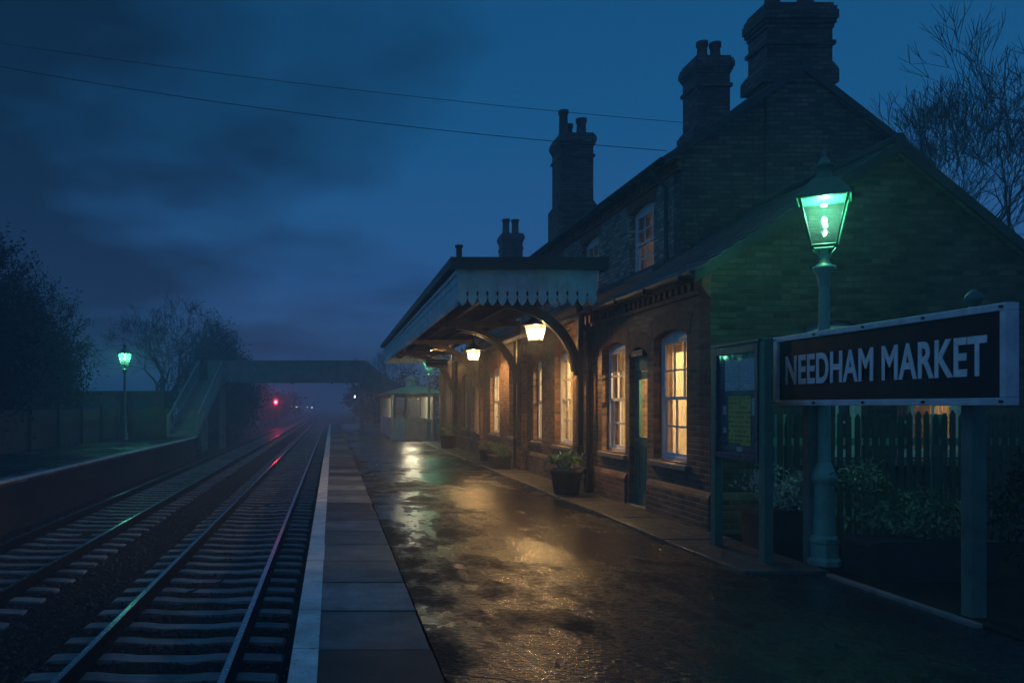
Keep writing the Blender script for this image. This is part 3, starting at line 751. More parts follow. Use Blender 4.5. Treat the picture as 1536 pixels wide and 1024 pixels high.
def bracket_mesh(y):
    m = MB()
    def arc(cx, cz, rx, rz, a0, a1, t, wd):
        n = 18
        for k in range(n):
            t0, t1 = a0+(a1-a0)*k/n, a0+(a1-a0)*(k+1)/n
            P = [(cx+(rx+s)*math.cos(t_), cz+(rz+s)*math.sin(t_)) for t_, s in ((t0,-t),(t1,-t),(t1,t),(t0,t))]
            m.prism(P, 1, y-wd/2, y+wd/2)
    # concave bracket curve: springs from the wall post, sweeps up and out to the beam
    arc(3.05, 2.15, 1.48, 1.36, 0.0, PI*0.50, 0.062, 0.10)
    arc(3.05, 2.15, 1.385, 1.265, 0.06, PI*0.47, 0.018, 0.13)
    m.box(CX+0.05, WX-0.12, y-0.05, y+0.05, 3.53, 3.66)
    m.box(WX-0.20, WX-0.117, y-0.07, y+0.07, 0.86, 3.53)
    m.prism([(WX-0.13,0.70),(WX-0.117,0.70),(WX-0.117,0.859),(WX-0.23,0.859),(WX-0.23,0.80)], 1, y-0.11, y+0.11)
    return m
for y, mt in ((15.35,'iron'), (20.4,'iron'), (26.2,'iron_cream'), (31.6,'iron_cream')):
    bracket_mesh(y).build('bracket', M[mt], canopy)
m = MB(); m.lathe([(0.085,0),(0.085,0.05),(0.055,0.07),(0.052,0.24),(0.075,0.255),(0.075,0.29),(0.03,0.30)], (CX+0.05, CY0+0.15, 4.22), 12); m.build('vent_pipe', M['lead'], canopy)
m = MB()
for x in (3.6, 4.55): m.lathe([(0.05,0),(0.05,0.04),(0.035,0.06),(0.045,0.10),(0.02,0.15)], (x, CY0+0.02, 4.10), 10)
m.build('finial', M['lead'], canopy)

# ---- pendant lamps under the canopy
def make_pendant(label):
    t = thing('pendant_lamp', (0,0,0), label, 'lamp', 'pendant lamps under the canopy')
    c = MB(); c.tube([(0,0,0.28),(0,0,0.95)], 0.012, 8); c.lathe([(0.06,0.93),(0.06,0.96)], (0,0,0), 10); c.build('rod', M['iron'], t, True)
    s = MB(); s.lathe([(0.255,0.12),(0.25,0.135),(0.16,0.20),(0.10,0.27),(0.05,0.30),(0.045,0.34),(0.015,0.36)], (0,0,0), 20)
    s.build('shade', M['iron'], t, True)
    g = MB(); n = 8
    rings = [(0.205,0.118),(0.13,-0.16)]
    vs = [(r*math.cos(2*PI*k/n+0.3), r*math.sin(2*PI*k/n+0.3), z) for r, z in rings for k in range(n)]
    g.add(vs, [(k, (k+1) % n, n+(k+1) % n, n+k) for k in range(n)]+[tuple(range(2*n-1, n-1, -1))])
    g.build('lamp_glass', M['opal'], t, True)
    f = MB()
    for k in range(n): f.tube([vs[k], vs[n+k]], 0.006, 5)
    f.lathe([(0.136,-0.17),(0.136,-0.158)], (0,0,0), n, False, 0.3); f.build('lamp_frame', M['iron'], t, True)
    bl = MB(); bl.lathe([(0.01,0.0),(0.025,-0.03),(0.028,-0.06),(0.016,-0.085),(0.004,-0.09)], (0,0,0), 10); bl.build('bulb', M['bulb_warm'], t, True)
    lo = point('lamp_light', (0,0,0.075), (1.0,0.60,0.24), 45, 0.03, t)
    l = bpy.data.lights.new('lamp_light', 'SPOT'); l.color = (1.0,0.60,0.24); l.energy = 400; l.shadow_soft_size = 0.09; l.spot_size = R(156); l.spot_blend = 0.3
    sp = bpy.data.objects.new('lamp_light', l); COL.objects.link(sp); sp.location = (0,0,0.08); sp.parent = t
    return t
p1 = make_pendant('nearest hanging lantern with glowing white glass under the near end of the canopy'); p1.location = (3.85, 15.75, 2.99)
p2 = dup(p1); p2.location = (3.85, 22.7, 2.99); p2['label'] = 'second hanging lantern with glowing glass, deeper in under the canopy'
t = thing('ceiling_lamp', (3.85, 32.5, 3.8), 'small round ceiling lamp far inside the canopy', 'lamp')
m = MB(); m.lathe([(0.12,3.79),(0.12,3.82)], (3.85,32.5,0), 12); m.build('lamp_base', M['iron'], t)
m = MB(); m.lathe([(0.05,3.785),(0.045,3.76),(0.03,3.74),(0.01,3.735)], (3.85,32.5,0), 12); m.build('bulb', M['bulb_warm'], t)
point('lamp_light', (0,0,-0.2), (1.0,0.60,0.22), 90, 0.05, t)
# hanging white platform sign deep under the canopy
t = thing('hanging_sign', (3.9, 30.6, 3.0), 'small dark board hanging from the canopy ceiling towards its far end', 'sign')
m = MB(); m.box(3.45, 4.25, 30.58, 30.62, 3.0, 3.3); m.build('sign_board', M['plate'], t)
m = MB()
for x in (3.6, 4.1): m.tube([(x,30.6,3.3),(x,30.6,3.68)], 0.01, 6)
m.build('hanger', M['iron'], t)

# ------------------------------------------------------------------ green lamp posts
def make_lamp_post(label):
    t = thing('lamp_post', (0,0,0), label, 'lamp post', 'green lantern lamp posts')
    p = MB()
    p.lathe([(0.15,0),(0.15,0.06),(0.128,0.09),(0.125,0.22),(0.135,0.24),(0.135,0.28),(0.11,0.31)], (0,0,0), 8, False, PI/8)
    p.lathe([(0.098,0.31),(0.09,0.80),(0.10,0.83),(0.118,0.86),(0.118,0.90),(0.10,0.93),(0.085,0.97),(0.062,1.03)], (0,0,0), 16)
    p.lathe([(0.060,1.03),(0.050,2.55),(0.046,2.85)], (0,0,0), 16)
    p.lathe([(0.05,2.0),(0.062,2.02),(0.062,2.06),(0.05,2.08)], (0,0,0), 16)
    p.lathe([(0.05,2.78),(0.06,2.82),(0.055,2.86),(0.075,2.92),(0.105,2.96),(0.105,2.985),(0.07,3.0),(0.045,3.03),(0.036,3.10),(0.036,3.16)], (0,0,0), 16)
    p.build('pole', M['green_pale'], t, True)
    A = math.radians(-32)+PI/4
    zt, zb, ht, hb = 3.66, 3.19, 0.205*math.sqrt(2), 0.108*math.sqrt(2)
    cor = lambda h, z: [(h*math.cos(A+PI/2*k), h*math.sin(A+PI/2*k), z) for k in range(4)]
    f = MB(); top, bot = cor(ht, zt), cor(hb, zb)
    for k in range(4):
        f.tube([bot[k], top[k]], 0.011, 6); f.tube([bot[k], bot[(k+1) % 4]], 0.012, 6); f.tube([top[k], top[(k+1) % 4]], 0.013, 6)
        q = Vector(bot[k]); f.tube([q, q*0.62+Vector((0,0,zb*0.38-0.06)), (q.x*0.3, q.y*0.3, 3.06)], 0.009, 6)
        f.lathe([(0.012,-0.01),(0.016,0.03),(0.004,0.06)], top[k], 6)
    lan = f.build('lantern', M['green'], t, True)
    g = MB()
    for k in range(4): g.quad(bot[k], bot[(k+1) % 4], top[(k+1) % 4], top[k])
    g.build('pane', M['lampglass'], lan, True)
    r = MB()
    prof = [(0.33,3.655),(0.33,3.675),(0.26,3.75),(0.17,3.83),(0.105,3.87)]
    r.lathe([(a, z) for a, z in prof], (0,0,0), 4, False, A)
    r.lathe([(0.075,3.87),(0.068,3.90),(0.068,3.96),(0.095,3.975),(0.10,3.99),(0.06,4.02),(0.035,4.06),(0.022,4.09)], (0,0,0), 14)
    r.build('lantern_roof', M['green'], lan, True)
    fi = MB(); fi.lathe([(0.02,4.09),(0.028,4.11),(0.018,4.13),(0.012,4.15),(0.003,4.20)], (0,0,0), 10); fi.build('finial', M['green'], lan, True)
    bl = MB(); bl.lathe([(0.006,3.475),(0.018,3.46),(0.02,3.44),(0.016,3.42),(0.006,3.405)], (0,0,0), 10)
    bl.lathe([(0.012,3.61),(0.026,3.60),(0.02,3.59)], (0,0,0), 10)
    bl.build('bulb', M['bulb'], lan, True)
    point('lamp_light', (0,0,3.53), (0.18,1.0,0.55), 42, 0.02, t)
    return t
lp = make_lamp_post('large green lamp post with glowing square lantern, behind the black station name board'); lp.location = (4.92, 8.33, 0)
l2 = dup(lp); l2.location = (-9.7, 39, 0); l2.scale = (1.1, 1.1, 1.1)
for o_, w_ in ((l2, 170),):
    for c_ in o_.children:
        if c_.type == 'LIGHT': c_.data = c_.data.copy(); c_.data.energy = w_
l2['label'] = 'green lantern lamp post standing on the left platform in front of the fence'
l3 = dup(lp); l3.location = (4.37, 37.6, 0); l3['label'] = 'green lamp post standing beside the glazed platform shelter beyond the canopy'

# ------------------------------------------------------------------ station name board
sg = thing('station_name_sign', (4.7, 7.3, 0), 'long black name board lettered in white on two green posts', 'sign')
SX, S0, S1, SZ0, SZ1 = 4.70, 5.80, 8.87, 1.60, 2.32
b = MB(); b.box(SX+0.015, SX+0.075, S0+0.03, S1-0.03, SZ0+0.03, SZ1-0.03); b.build('panel', M['sign'], sg)
b = MB(); fw = 0.055
b.box(SX-0.012, SX+0.085, S0, S1, SZ0, SZ0+fw); b.box(SX-0.012, SX+0.085, S0, S1, SZ1-fw, SZ1)
b.box(SX-0.0118, SX+0.0848, S0, S0+fw, SZ0+fw, SZ1-fw); b.box(SX-0.0118, SX+0.0848, S1-0.09, S1, SZ0+fw, SZ1-fw)
b.build('sign_frame', M['signframe'], sg, bevel=0.006)
for y in (6.29, 8.42):
    b = MB(); top = 2.30; b.box(SX+0.087, SX+0.20, y-0.055, y+0.055, -0.05, top)
    if y < 7: b.lathe([(0.05,0),(0.05,0.03),(0.03,0.045),(0.045,0.07),(0.062,0.10),(0.06,0.125),(0.035,0.155),(0.012,0.175)], (SX+0.144, y, top), 12)
    b.build('post', M['green_post'], sg, bevel=0.006)
first = None
for y in (5.83, 6.6, 7.35, 8.1, 8.82):
    for z in (SZ0+0.028, SZ1-0.028):
        if first is None:
            b = MB(); b.tube([(-0.02,0,0),(0.0,0,0)], 0.011, 8); first = b.build('bolt', M['iron'], sg, local=True); o = first
        else:
            o = first.copy(); COL.objects.link(o); o.parent = sg
        o.location = Vector((SX-0.012, y, z))-sg.location
cu = bpy.data.curves.new('lettering', 'FONT'); cu.body = 'NEEDHAM MARKET'; cu.size = 0.4; cu.extrude = 0.004; cu.offset = 0.010; cu.space_character = 1.06; cu.space_word = 0.85
cu.align_x = 'CENTER'
tmp = bpy.data.objects.new('tmp_text', cu); COL.objects.link(tmp)
bpy.context.view_layer.update()
me = bpy.data.meshes.new_from_object(tmp.evaluated_get(bpy.context.evaluated_depsgraph_get()))
bpy.data.objects.remove(tmp)
xs_ = [v.co.x for v in me.vertices]; ys_ = [v.co.y for v in me.vertices]
sx = 2.66/(max(xs_)-min(xs_)); sy = 0.295/(max(ys_)-min(ys_)); cx_ = (max(xs_)+min(xs_))/2; y0_ = min(ys_)
for v in me.vertices:
    x, y, z = v.co; v.co = Vector((SX+0.013-z*1.0, 7.325-(x-cx_)*sx, 1.815+(y-y0_)*sy))-sg.location
me.materials.clear(); me.materials.append(M['letters'])
o = bpy.data.objects.new('lettering', me); COL.objects.link(o); o.parent = sg

# ------------------------------------------------------------------ notice board
nb = thing('notice_board', (4.34, 8.86, 0), 'glazed timetable notice board with white sheets and yellow posters on two green posts', 'notice board')
NX = 4.295
for y in (8.33, 9.40):
    b = MB(); b.box(NX, NX+0.09, y-0.055, y+0.055, -0.02, 2.27); b.build('post', M['green'], nb, bevel=0.005)
b = MB(); y0, y1, z0, z1 = 8.386, 9.344, 1.03, 2.24
b.box(NX+0.04, NX+0.10, y0, y1, z0, z1)
for q in ((y0, y0+0.06, z0, z1), (y1-0.06, y1, z0, z1), (y0+0.06, y1-0.06, z0, z0+0.06), (y0+0.06, y1-0.06, z1-0.09, z1)): b.box(NX-0.015, NX+0.041, *q)
b.box(NX-0.03, NX+0.12, y0-0.05, y1+0.05, z1+0.002, z1+0.035)
b.build('case', M['navy'], nb, bevel=0.004)
def sheet(y0, y1, z0, z1, mat, nm, dx=0.0):
    s = MB(); n = 6
    vs = [(NX+0.034-dx+random.uniform(0,0.003), y0+(y1-y0)*i/n, z0+(z1-z0)*j/n) for j in range(n+1) for i in range(n+1)]
    s.add(vs, [(j*(n+1)+i, j*(n+1)+i+1, (j+1)*(n+1)+i+1, (j+1)*(n+1)+i) for j in range(n) for i in range(n)], True)
    return s.build(nm, M[mat], nb)
sheet(8.875, 9.18, 1.76, 2.09, 'paper', 'timetable_sheet'); sheet(8.50, 8.865, 1.76, 2.09, 'paper', 'timetable_sheet')
sheet(8.85, 9.10, 1.20, 1.70, 'yellow', 'poster'); sheet(8.62, 8.84, 1.18, 1.70, 'yellow', 'poster')
sheet(8.52, 8.60, 1.5, 1.68, 'paper', 'leaflet'); sheet(9.15, 9.23, 1.50, 1.60, 'paper', 'leaflet'); sheet(9.15, 9.23, 1.30, 1.36, 'paper', 'leaflet'); sheet(8.80, 8.92, 1.11, 1.16, 'paper', 'leaflet')
sheet(8.72, 9.05, 2.105, 2.145, 'plate', 'heading_strip', 0.002)
b = MB(); b.box(NX+0.004, NX+0.007, y0+0.061, y1-0.061, z0+0.061, z1-0.091); b.build('pane', M['glass_board'], nb)

# ------------------------------------------------------------------ plants
def leaves(mb, c, rad, n, size, clumps=None, flat=1.0):
    c = Vector(c)
    cl = []
    for _ in range(clumps or max(4, n//60)):
        d = Vector((random.gauss(0,1), random.gauss(0,1), random.gauss(0,1))).normalized()*random.random()**0.4
        cl.append((Vector((d.x*rad[0], d.y*rad[1], d.z*rad[2])), random.uniform(0.18, 0.36)))
    for _ in range(n):
        q, s = random.choice(cl)
        d = Vector((random.gauss(0,0.5)*rad[0]*s*1.3, random.gauss(0,0.5)*rad[1]*s*1.3, random.gauss(0,0.5)*rad[2]*s*1.3))
        p = c+q+d
        a = Vector((random.uniform(-1,1), random.uniform(-1,1), random.uniform(-0.5,1)*flat)).normalized()
        u = a.orthogonal().normalized(); u = Matrix.Rotation(random.uniform(0,6.3), 3, a) @ u; w = a.cross(u)
        L = size*random.uniform(0.6, 1.3); W_ = L*0.45
        mb.add([p, p+u*L*0.5+w*W_*0.5+a*L*0.08, p+u*L, p+u*L*0.5-w*W_*0.5+a*L*0.08], [(0,1,2,3)])
def plant_pot(name, loc, pot_fn, crown, n, size, leaf, label, cat='planter', group=None):
    t = thing(name, loc, label, cat, group)
    m = MB(); pot_fn(m); m.build('pot', M['planter'], t, True)
    m = MB(); 
    for (c, r, k) in crown: leaves(m, c, r, int(n*k), size)
    m.build('foliage', M[leaf], t, True)
    return t
def round_pot(r, h):
    return lambda m: m.lathe([(r*0.72,0),(r*0.78,0.03),(r*0.95,h-0.08),(r*1.05,h-0.075),(r*1.06,h),(r*0.92,h),(r*0.9,h-0.04)], (0,0,0), 24)
def trough(lx, ly, h):
    def fn(m):
        m.prism([(-lx*0.46,0),(lx*0.46,0),(lx/2,h-0.05),(lx/2+0.02,h-0.05),(lx/2+0.02,h),(-lx/2-0.02,h),(-lx/2-0.02,h-0.05),(-lx/2,h-0.05)], 1, -ly/2, ly/2)
    return fn
G = 'planters on the platform'
plant_pot('plant_pot', (4.15,14.75,0.03), round_pot(0.28,0.45), [((0,0,0.58),(0.27,0.27,0.17),1)], 900, 0.085, 'leaf_green', 'large round black pot with a bushy shrub beside the drainpipe', 'planter', G)
plant_pot('plant_trough', (4.2,20.9,0.03), trough(0.42,0.8,0.33), [((0,0,0.44),(0.2,0.36,0.14),1)], 600, 0.085, 'leaf_green', 'low dark trough of greenery by the wall under the second bracket', 'planter', G)
plant_pot('plant_pot', (4.35,23.6,0.03), round_pot(0.2,0.34), [((0,0,0.46),(0.18,0.18,0.14),1)], 300, 0.08, 'leaf_green', 'small round pot of greenery just beyond the trough under the canopy', 'planter', G)
plant_pot('plant_pot', (4.25,30.6,0.03), round_pot(0.3,0.5), [((0,0,0.7),(0.3,0.3,0.26),1)], 500, 0.09, 'leaf_green', 'round pot with a tall shrub near the far end of the canopy', 'planter', G)
plant_pot('plant_trough', (5.45,7.75,0.01), trough(1.15,0.5,0.36), [((0,0,0.58),(0.52,0.26,0.2),0.7),((-0.42,0.1,0.82),(0.22,0.2,0.22),0.3)], 2600, 0.06, 'leaf_green', 'large dark trough of low leafy plants behind the name board', 'planter', 'planters by the fence')
plant_pot('plant_trough', (4.97,9.2,0.01), trough(0.7,0.45,0.45), [((0,0,0.68),(0.34,0.24,0.24),1)], 1500, 0.06, 'leaf_pale', 'dark trough of pale flowering plants behind the notice board', 'planter', 'planters by the fence')
m = MB(); t = thing('garden_shrub', (6.6,7.3,0), 'dark leafy shrub at the right behind the name board post', 'shrub')
leaves(m, (0,0,0.6), (0.7,0.5,0.6), 2600, 0.07, 40); m.build('foliage', M['leaf_dark'], t, True)
m = MB(); [m.tube([(random.uniform(-.2,.2),random.uniform(-.2,.2),0),(random.uniform(-.4,.4),random.uniform(-.3,.3),0.7)], 0.015, 5) for _ in range(7)]; m.build('stem', M['bark'], t, True)

# ------------------------------------------------------------------ paling fence behind the sign
fe = thing('paling_fence', (5.2,9.45,0), 'pointed wooden paling fence in front of the gable wall, behind the planters', 'fence')
m = MB(); x = 5.05
while x < 11.0:
    h = 1.52+random.uniform(-0.03,0.03); tl = random.uniform(-0.008,0.008)
    m.prism([(x,0.06),(x+0.055,0.06),(x+0.055+tl,h-0.05),(x+0.0275+tl,h),(x+tl,h-0.05)], 1, 9.44, 9.462); x += 0.098
m.build('palings', M['paling'], fe)
for z in (0.35, 1.15):
    m = MB(); m.box(5.0, 11.0, 9.463, 9.51, z, z+0.08); m.build('fence_rail', M['green_pale'], fe)
for x in (5.1, 6.9, 8.7, 10.5):
    m = MB(); m.box(x, x+0.1, 9.511, 9.61, -0.03, 1.5); m.build('post', M['green_pale'], fe)

# ------------------------------------------------------------------ far end of right platform: shelter
t = thing('platform_shelter', (3.8,40.2,0), 'glazed cream platform shelter with hipped roof and little roof lantern', 'shelter')
x0, x1, y0, y1 = 2.95, 4.75, 38.6, 50.6
pl = [(x0+0.45,y0),(x1,y0),(x1,y1),(x0,y1),(x0,y0+0.6)]
def ring(mb, z0, z1, th=0.06, poly=pl):
    n = len(poly)
    for i in range(n):
        a, c = Vector(poly[i]), Vector(poly[(i+1) % n]); d = (c-a).normalized(); nn = Vector((-d.y, d.x))*th
        P = [a, c, c+nn, a+nn]
        vs = [(p.x,p.y,z0) for p in P]+[(p.x,p.y,z1) for p in P]
        mb.add(vs, [(0,3,2,1),(4,5,6,7),(0,1,5,4),(1,2,6,5),(2,3,7,6),(3,0,4,7)])
m = MB(); ring(m, 0, 0.92); m.build('base_panel', M['kiosk'], t)
m = MB(); ring(m, 0.921, 0.99, 0.09); ring(m, 1.98, 2.12, 0.09)
for i in range(len(pl)):
    a, c = Vector(pl[i]), Vector(pl[(i+1) % len(pl)]); n = max(1, int((c-a).length/0.6))
    for k in range(n+1):
        p = a.lerp(c, k/n); m.box(p.x-0.035, p.x+0.035, p.y-0.035, p.y+0.035, 0.991, 1.979)
m.build('window_frame', M['kiosk'], t)
m = MB(); ring(m, 0.99, 1.98, 0.01); m.build('pane', M['glass'], t)
m = MB(); ea = [(x0-0.4,y0-0.45),(x1+0.4,y0-0.45),(x1+0.4,y1+0.4),(x0-0.4,y1+0.4)]; ri = [(3.85,y0+0.9,2.60),(3.85,y1-0.9,2.60)]
vs = [(x,y,2.122) for x, y in ea]+[(x,y,2.17) for x, y in ea]+[((x+3.85)/2,(y*0.62+(y0+0.9 if y < 42 else y1-0.9)*0.38),2.42) for x, y in ea]+ri
m.add(vs, [(3,2,1,0),(0,1,5,4),(1,2,6,5),(2,3,7,6),(3,0,4,7),(4,5,9,8),(5,6,10,9),(6,7,11,10),(7,4,8,11),(8,9,12),(9,10,13,12),(10,11,13),(11,8,12,13)])
rf = m.build('roof', M['metalroof'], t)
m = MB(); m.lathe([(0.28,2.55),(0.26,2.6),(0.24,2.85),(0.34,2.87),(0.12,3.02),(0.03,3.1)], (3.85,40.9,0), 8, False); m.build('roof_lantern', M['kiosk'], rf)
m = MB(); m.tube([(x0-0.2,y0-0.3,0),(x0-0.2,y0-0.3,2.1)], 0.045, 8); m.build('post', M['kiosk'], t)
point('shelter_light', Vector((3.9,40.4,1.95))-t.location, (1.0,0.85,0.55), 170, 0.1, t)

# ------------------------------------------------------------------ footbridge
t = thing('footbridge', (-7.5,52,-1.2), 'dark steel railway footbridge spanning both tracks with stairs on each side', 'footbridge')
FY = 52.0
m = MB(); m.box(-7.75, 2.0, FY, FY+1.7, 3.12, 3.22); 
for x in (-7.7, -5, -2.5, 0, 1.9): m.box(x-0.06, x+0.06, FY+0.05, FY+1.65, 2.98, 3.119)
m.build('deck', M['bridge'], t)
for yy in (FY-0.06, FY+1.70):
    m = MB(); m.box(-7.75, 2.0, yy, yy+0.05, 3.12, 4.32); m.box(-7.8, 2.05, yy-0.05, yy+0.10, 4.321, 4.41); m.box(-7.75, 2.0, yy-0.03, yy-0.001, 3.06, 3.2)
    x = -7.7
    while x < 2.0: m.box(x-0.03, x+0.03, yy-0.03, yy-0.001, 3.2, 4.32); x += 0.81
    m.prism([(2.0,3.1),(6.6,-0.15),(6.6,1.05),(2.0,4.33)], 1, yy, yy+0.05); m.prism([(2.0,4.33),(6.6,1.05),(6.6,1.14),(2.0,4.42)], 1, yy-0.05, yy+0.1)
    m.build('parapet', M['bridge'], t)
m = MB()
for i in range(18): m.box(2.0+i*0.255, 2.0+(i+1)*0.255, FY, FY+1.69, 3.0-i*0.178-0.12, 3.1-i*0.178)
m.build('staircase', M['bridge'], t)
m = MB(); ys0, ys1 = 42.2, 51.9; ns = 20
for i in range(ns):
    ya = ys0+(ys1-ys0)*i/ns; yb = ys0+(ys1-ys0)*(i+1)/ns; z = 3.15*(i+1)/ns
    m.box(-8.25, -6.9, ya, yb+0.06, z-0.06, z); m.box(-8.25, -6.9, ya+0.001, ya+0.02, z-0.158, z-0.061)
m.box(-8.3, -6.85, 51.9, 53.7, 3.0, 3.12)
m.build('staircase', M['bridge'], t)
for x in (-8.30, -6.85):
    m = MB(); m.prism([(ys0,0.0),(ys1,3.0),(ys1,3.4),(ys0,0.35)], 0, x-0.025, x+0.025)
    m.prism([(ys0,0.95),(ys1,4.3),(ys1,4.4),(ys0,1.05)], 0, x-0.045, x+0.045)
    for i in range(16):
        f_ = i/15; y = ys0+(ys1-ys0)*f_; m.box(x-0.02, x+0.02, y-0.02, y+0.02, 0.3+3.05*f_, 0.97+3.35*f_)
    m.box(x-0.06, x+0.06, ys0-0.06, ys0+0.06, 0, 1.15)
    m.build('handrail', M['bridge'], t)
for (x, y) in ((-8.1,52.1),(-8.1,53.6),(-6.95,52.1),(-6.95,53.6),(1.9,52.1),(1.9,53.6)):
    m = MB(); m.box(x-0.09, x+0.09, y-0.09, y+0.09, -1.3, 3.1)
    m.prism([(x,2.3),(x+0.08,2.3),(x+0.75,3.09),(x+0.6,3.09)] if x < 0 else [(x,2.3),(x-0.08,2.3),(x-0.75,3.09),(x-0.6,3.09)], 1, y-0.04, y+0.04)
    m.build('column', M['bridge'], t)

# ------------------------------------------------------------------ left platform fence, hut, signal, distant lamps
t = thing('timber_fence', (-10.6,30,0), 'tall dark close boarded timber fence along the back of the left platform', 'fence')
m = MB(); y = 18.0
while y < 43.0: m.box(-10.63, -10.60, y, y+0.125, 0.03, 1.45+random.uniform(-0.02,0.02)); y += 0.135
x = -10.6
while x < -8.4: m.box(x, x+0.125, 43.0, 43.03, 0.03, 1.45+random.uniform(-0.02,0.02)); x += 0.135
m.build('boards', M['wood'], t)
m = MB(); m.box(-10.599, -10.55, 18, 43, 0.9, 0.98); m.box(-10.55, -8.4, 42.95, 42.999, 0.9, 0.98); m.build('fence_rail', M['wood'], t)
for y in (20, 23, 26, 29, 32, 35, 38, 41, 42.9):
    m = MB(); m.box(-10.548, -10.44, y-0.055, y+0.055, -0.03, 1.6); m.build('post', M['wood'], t)
t = thing('platform_hut', (-12.3,48,0), 'low dark hut with flat roof behind the left platform fence', 'hut')
m = MB(); m.box(-15.2, -9.5, 47, 50, -1.3, 2.25); m.build('wall', M['brick_dark'], t)
m = MB(); m.box(-15.4, -9.3, 46.7, 50.2, 2.251, 2.42); m.build('roof', M['lead'], t)
for x in (-14.5, -12.9, -11.3):
    m = MB(); m.box(x, x+1.0, 46.95, 46.998, 1.1, 1.9); m.build('window', M['navy'], t)

t = thing('railway_signal', (-6.75,100,-1.2), 'small railway signal post showing a red light in the mist', 'signal')
m = MB(); m.tube([(-6.75,100,-1.3),(-6.75,100,1.65)], 0.07, 8); m.build('post', M['iron'], t)
m = MB(); m.box(-6.98, -6.52, 100.0, 100.2, 1.65, 2.5); m.build('signal_head', M['iron'], t)
m = MB(); m.lathe([(0.001,0),(0.17,0.0),(0.17,0.03),(0.001,0.05)], (0,0,0), 14)
for i in range(len(m.v)): x_, y_, z_ = m.v[i]; m.v[i] = (x_-6.75, 99.98-z_, y_+2.02)
m.build('red_lens', M['red'], t)
point('signal_light', Vector((-6.75,99.6,2.02))-t.location, (1.0,0.03,0.07), 650, 0.1, t)

def far_lamp(x, y, h, label):
    t = thing('street_lamp', (x,y,-1.3), label, 'street lamp', 'distant street lamps in the mist')
    m = MB(); m.tube([(x,y,-1.32),(x,y,h-0.1)], 0.07, 6); m.build('post', M['iron'], t)
    m = MB(); k = 0.3 if y < 200 else 1; m.lathe([(0.05*k,-0.1),(0.2*k,0.0),(0.2*k,0.1),(0.05*k,0.22)], (x,y,h), 8); m.build('lamp_head', M['far_lamp'], t)
for x, y, h, l in ((-12.5,260,1.3,'leftmost and brightest distant street lamp right of the red signal'), (-10.6,250,1.25,'second distant street lamp right of the red signal'),
                   (-7.7,262,1.1,'third distant street lamp right of the red signal'), (-6.4,268,0.9,'tiny distant street lamp nearest the rails vanishing in mist'),
                   (2.6,95,2.55,'small distant street lamp right of the tracks, beyond the footbridge stairs')):
    far_lamp(x, y, h, l)

# ------------------------------------------------------------------ overhead wires
def wire(a, c, sag, label):
    a, c = Vector(a), Vector(c); pts = []
    for i in range(41):
        f_ = i/40; p = a.lerp(c, f_); p.z -= sag*4*f_*(1-f_); pts.append(p)
    m = MB(); m.tube(pts, 0.006, 5); return tag(m.build('overhead_wire', M['iron']), label, 'wire', 'overhead wires across the sky')
wire((-12.0,16.2,9.35), (UX-0.26,13.75,5.80), 0.35, 'lower overhead wire, ending at the station eaves')
wire((-14.0,18.6,10.75), (13.5,18.2,7.35), 0.4, 'upper overhead wire, passing behind the tallest chimneys')

# ------------------------------------------------------------------ trees
def bare_tree(loc, H, spread, seed, label, levels=6, cat='tree', thick=1.0):
    random.seed(seed)
    t = thing('bare_tree', loc, label, cat, 'bare winter trees')
    tr, cr = MB(), MB()
    def grow(p, d, L, r, lv):
        n = 3 if lv > 1 else 2
        pts = [p]; q = p.copy(); dd = d.copy()
        for i in range(n):
            dd = (dd + Vector((random.gauss(0,0.13), random.gauss(0,0.13), random.gauss(0.03,0.08)))).normalized()
            q = q + dd*L/n; pts.append(q.copy())
        rr = [r*(1-0.4*i/n) for i in range(n+1)]
        (tr if lv >= levels-1 else cr).tube(pts, rr, 6 if lv >= levels-2 else 3, False)
        if lv == 0: return
        k = random.choice((2,3,3,3)) if lv < levels else 4
        for i in range(k):
            ax = dd.orthogonal().normalized(); ax = Matrix.Rotation(random.uniform(0,6.3), 3, dd) @ ax
            ang = random.uniform(0.25, 0.62)*spread
            nd = (Matrix.Rotation(ang, 3, ax) @ dd + Vector((0,0,0.12))).normalized()
            s = pts[-1] if i < 2 else pts[random.choice((-2,-1))]
            grow(s.copy(), nd, L*random.uniform(0.68,0.86), max(0.006*thick, rr[-1]*random.uniform(0.6,0.8)), lv-1)
    grow(Vector((0,0,0)), Vector((0,0,1)), H*0.27, H*0.022*thick, levels)
    tr.build('trunk', M['bark'], t, True); cr.build('crown', M['bark'], t, True)
    return t
bare_tree((-12.9,60,-1.3), 11.0, 1.5, 3, 'bare spreading tree behind the lamp on the left platform', 7, thick=2.3)
bare_tree((17.6,22,-1.0), 11.6, 1.0, 11, 'tall bare tree standing behind the station roof at the right', 8, thick=1.35)
bare_tree((15.0,24,-1.0), 9.2, 1.1, 23, 'lower bare tree rising just over the station wing roof ridge', 7, thick=1.35)
bare_tree((5.2,72,-1.3), 8.2, 1.0, 5, 'small bare tree in mist beyond the footbridge stairs', 6, thick=1.8)

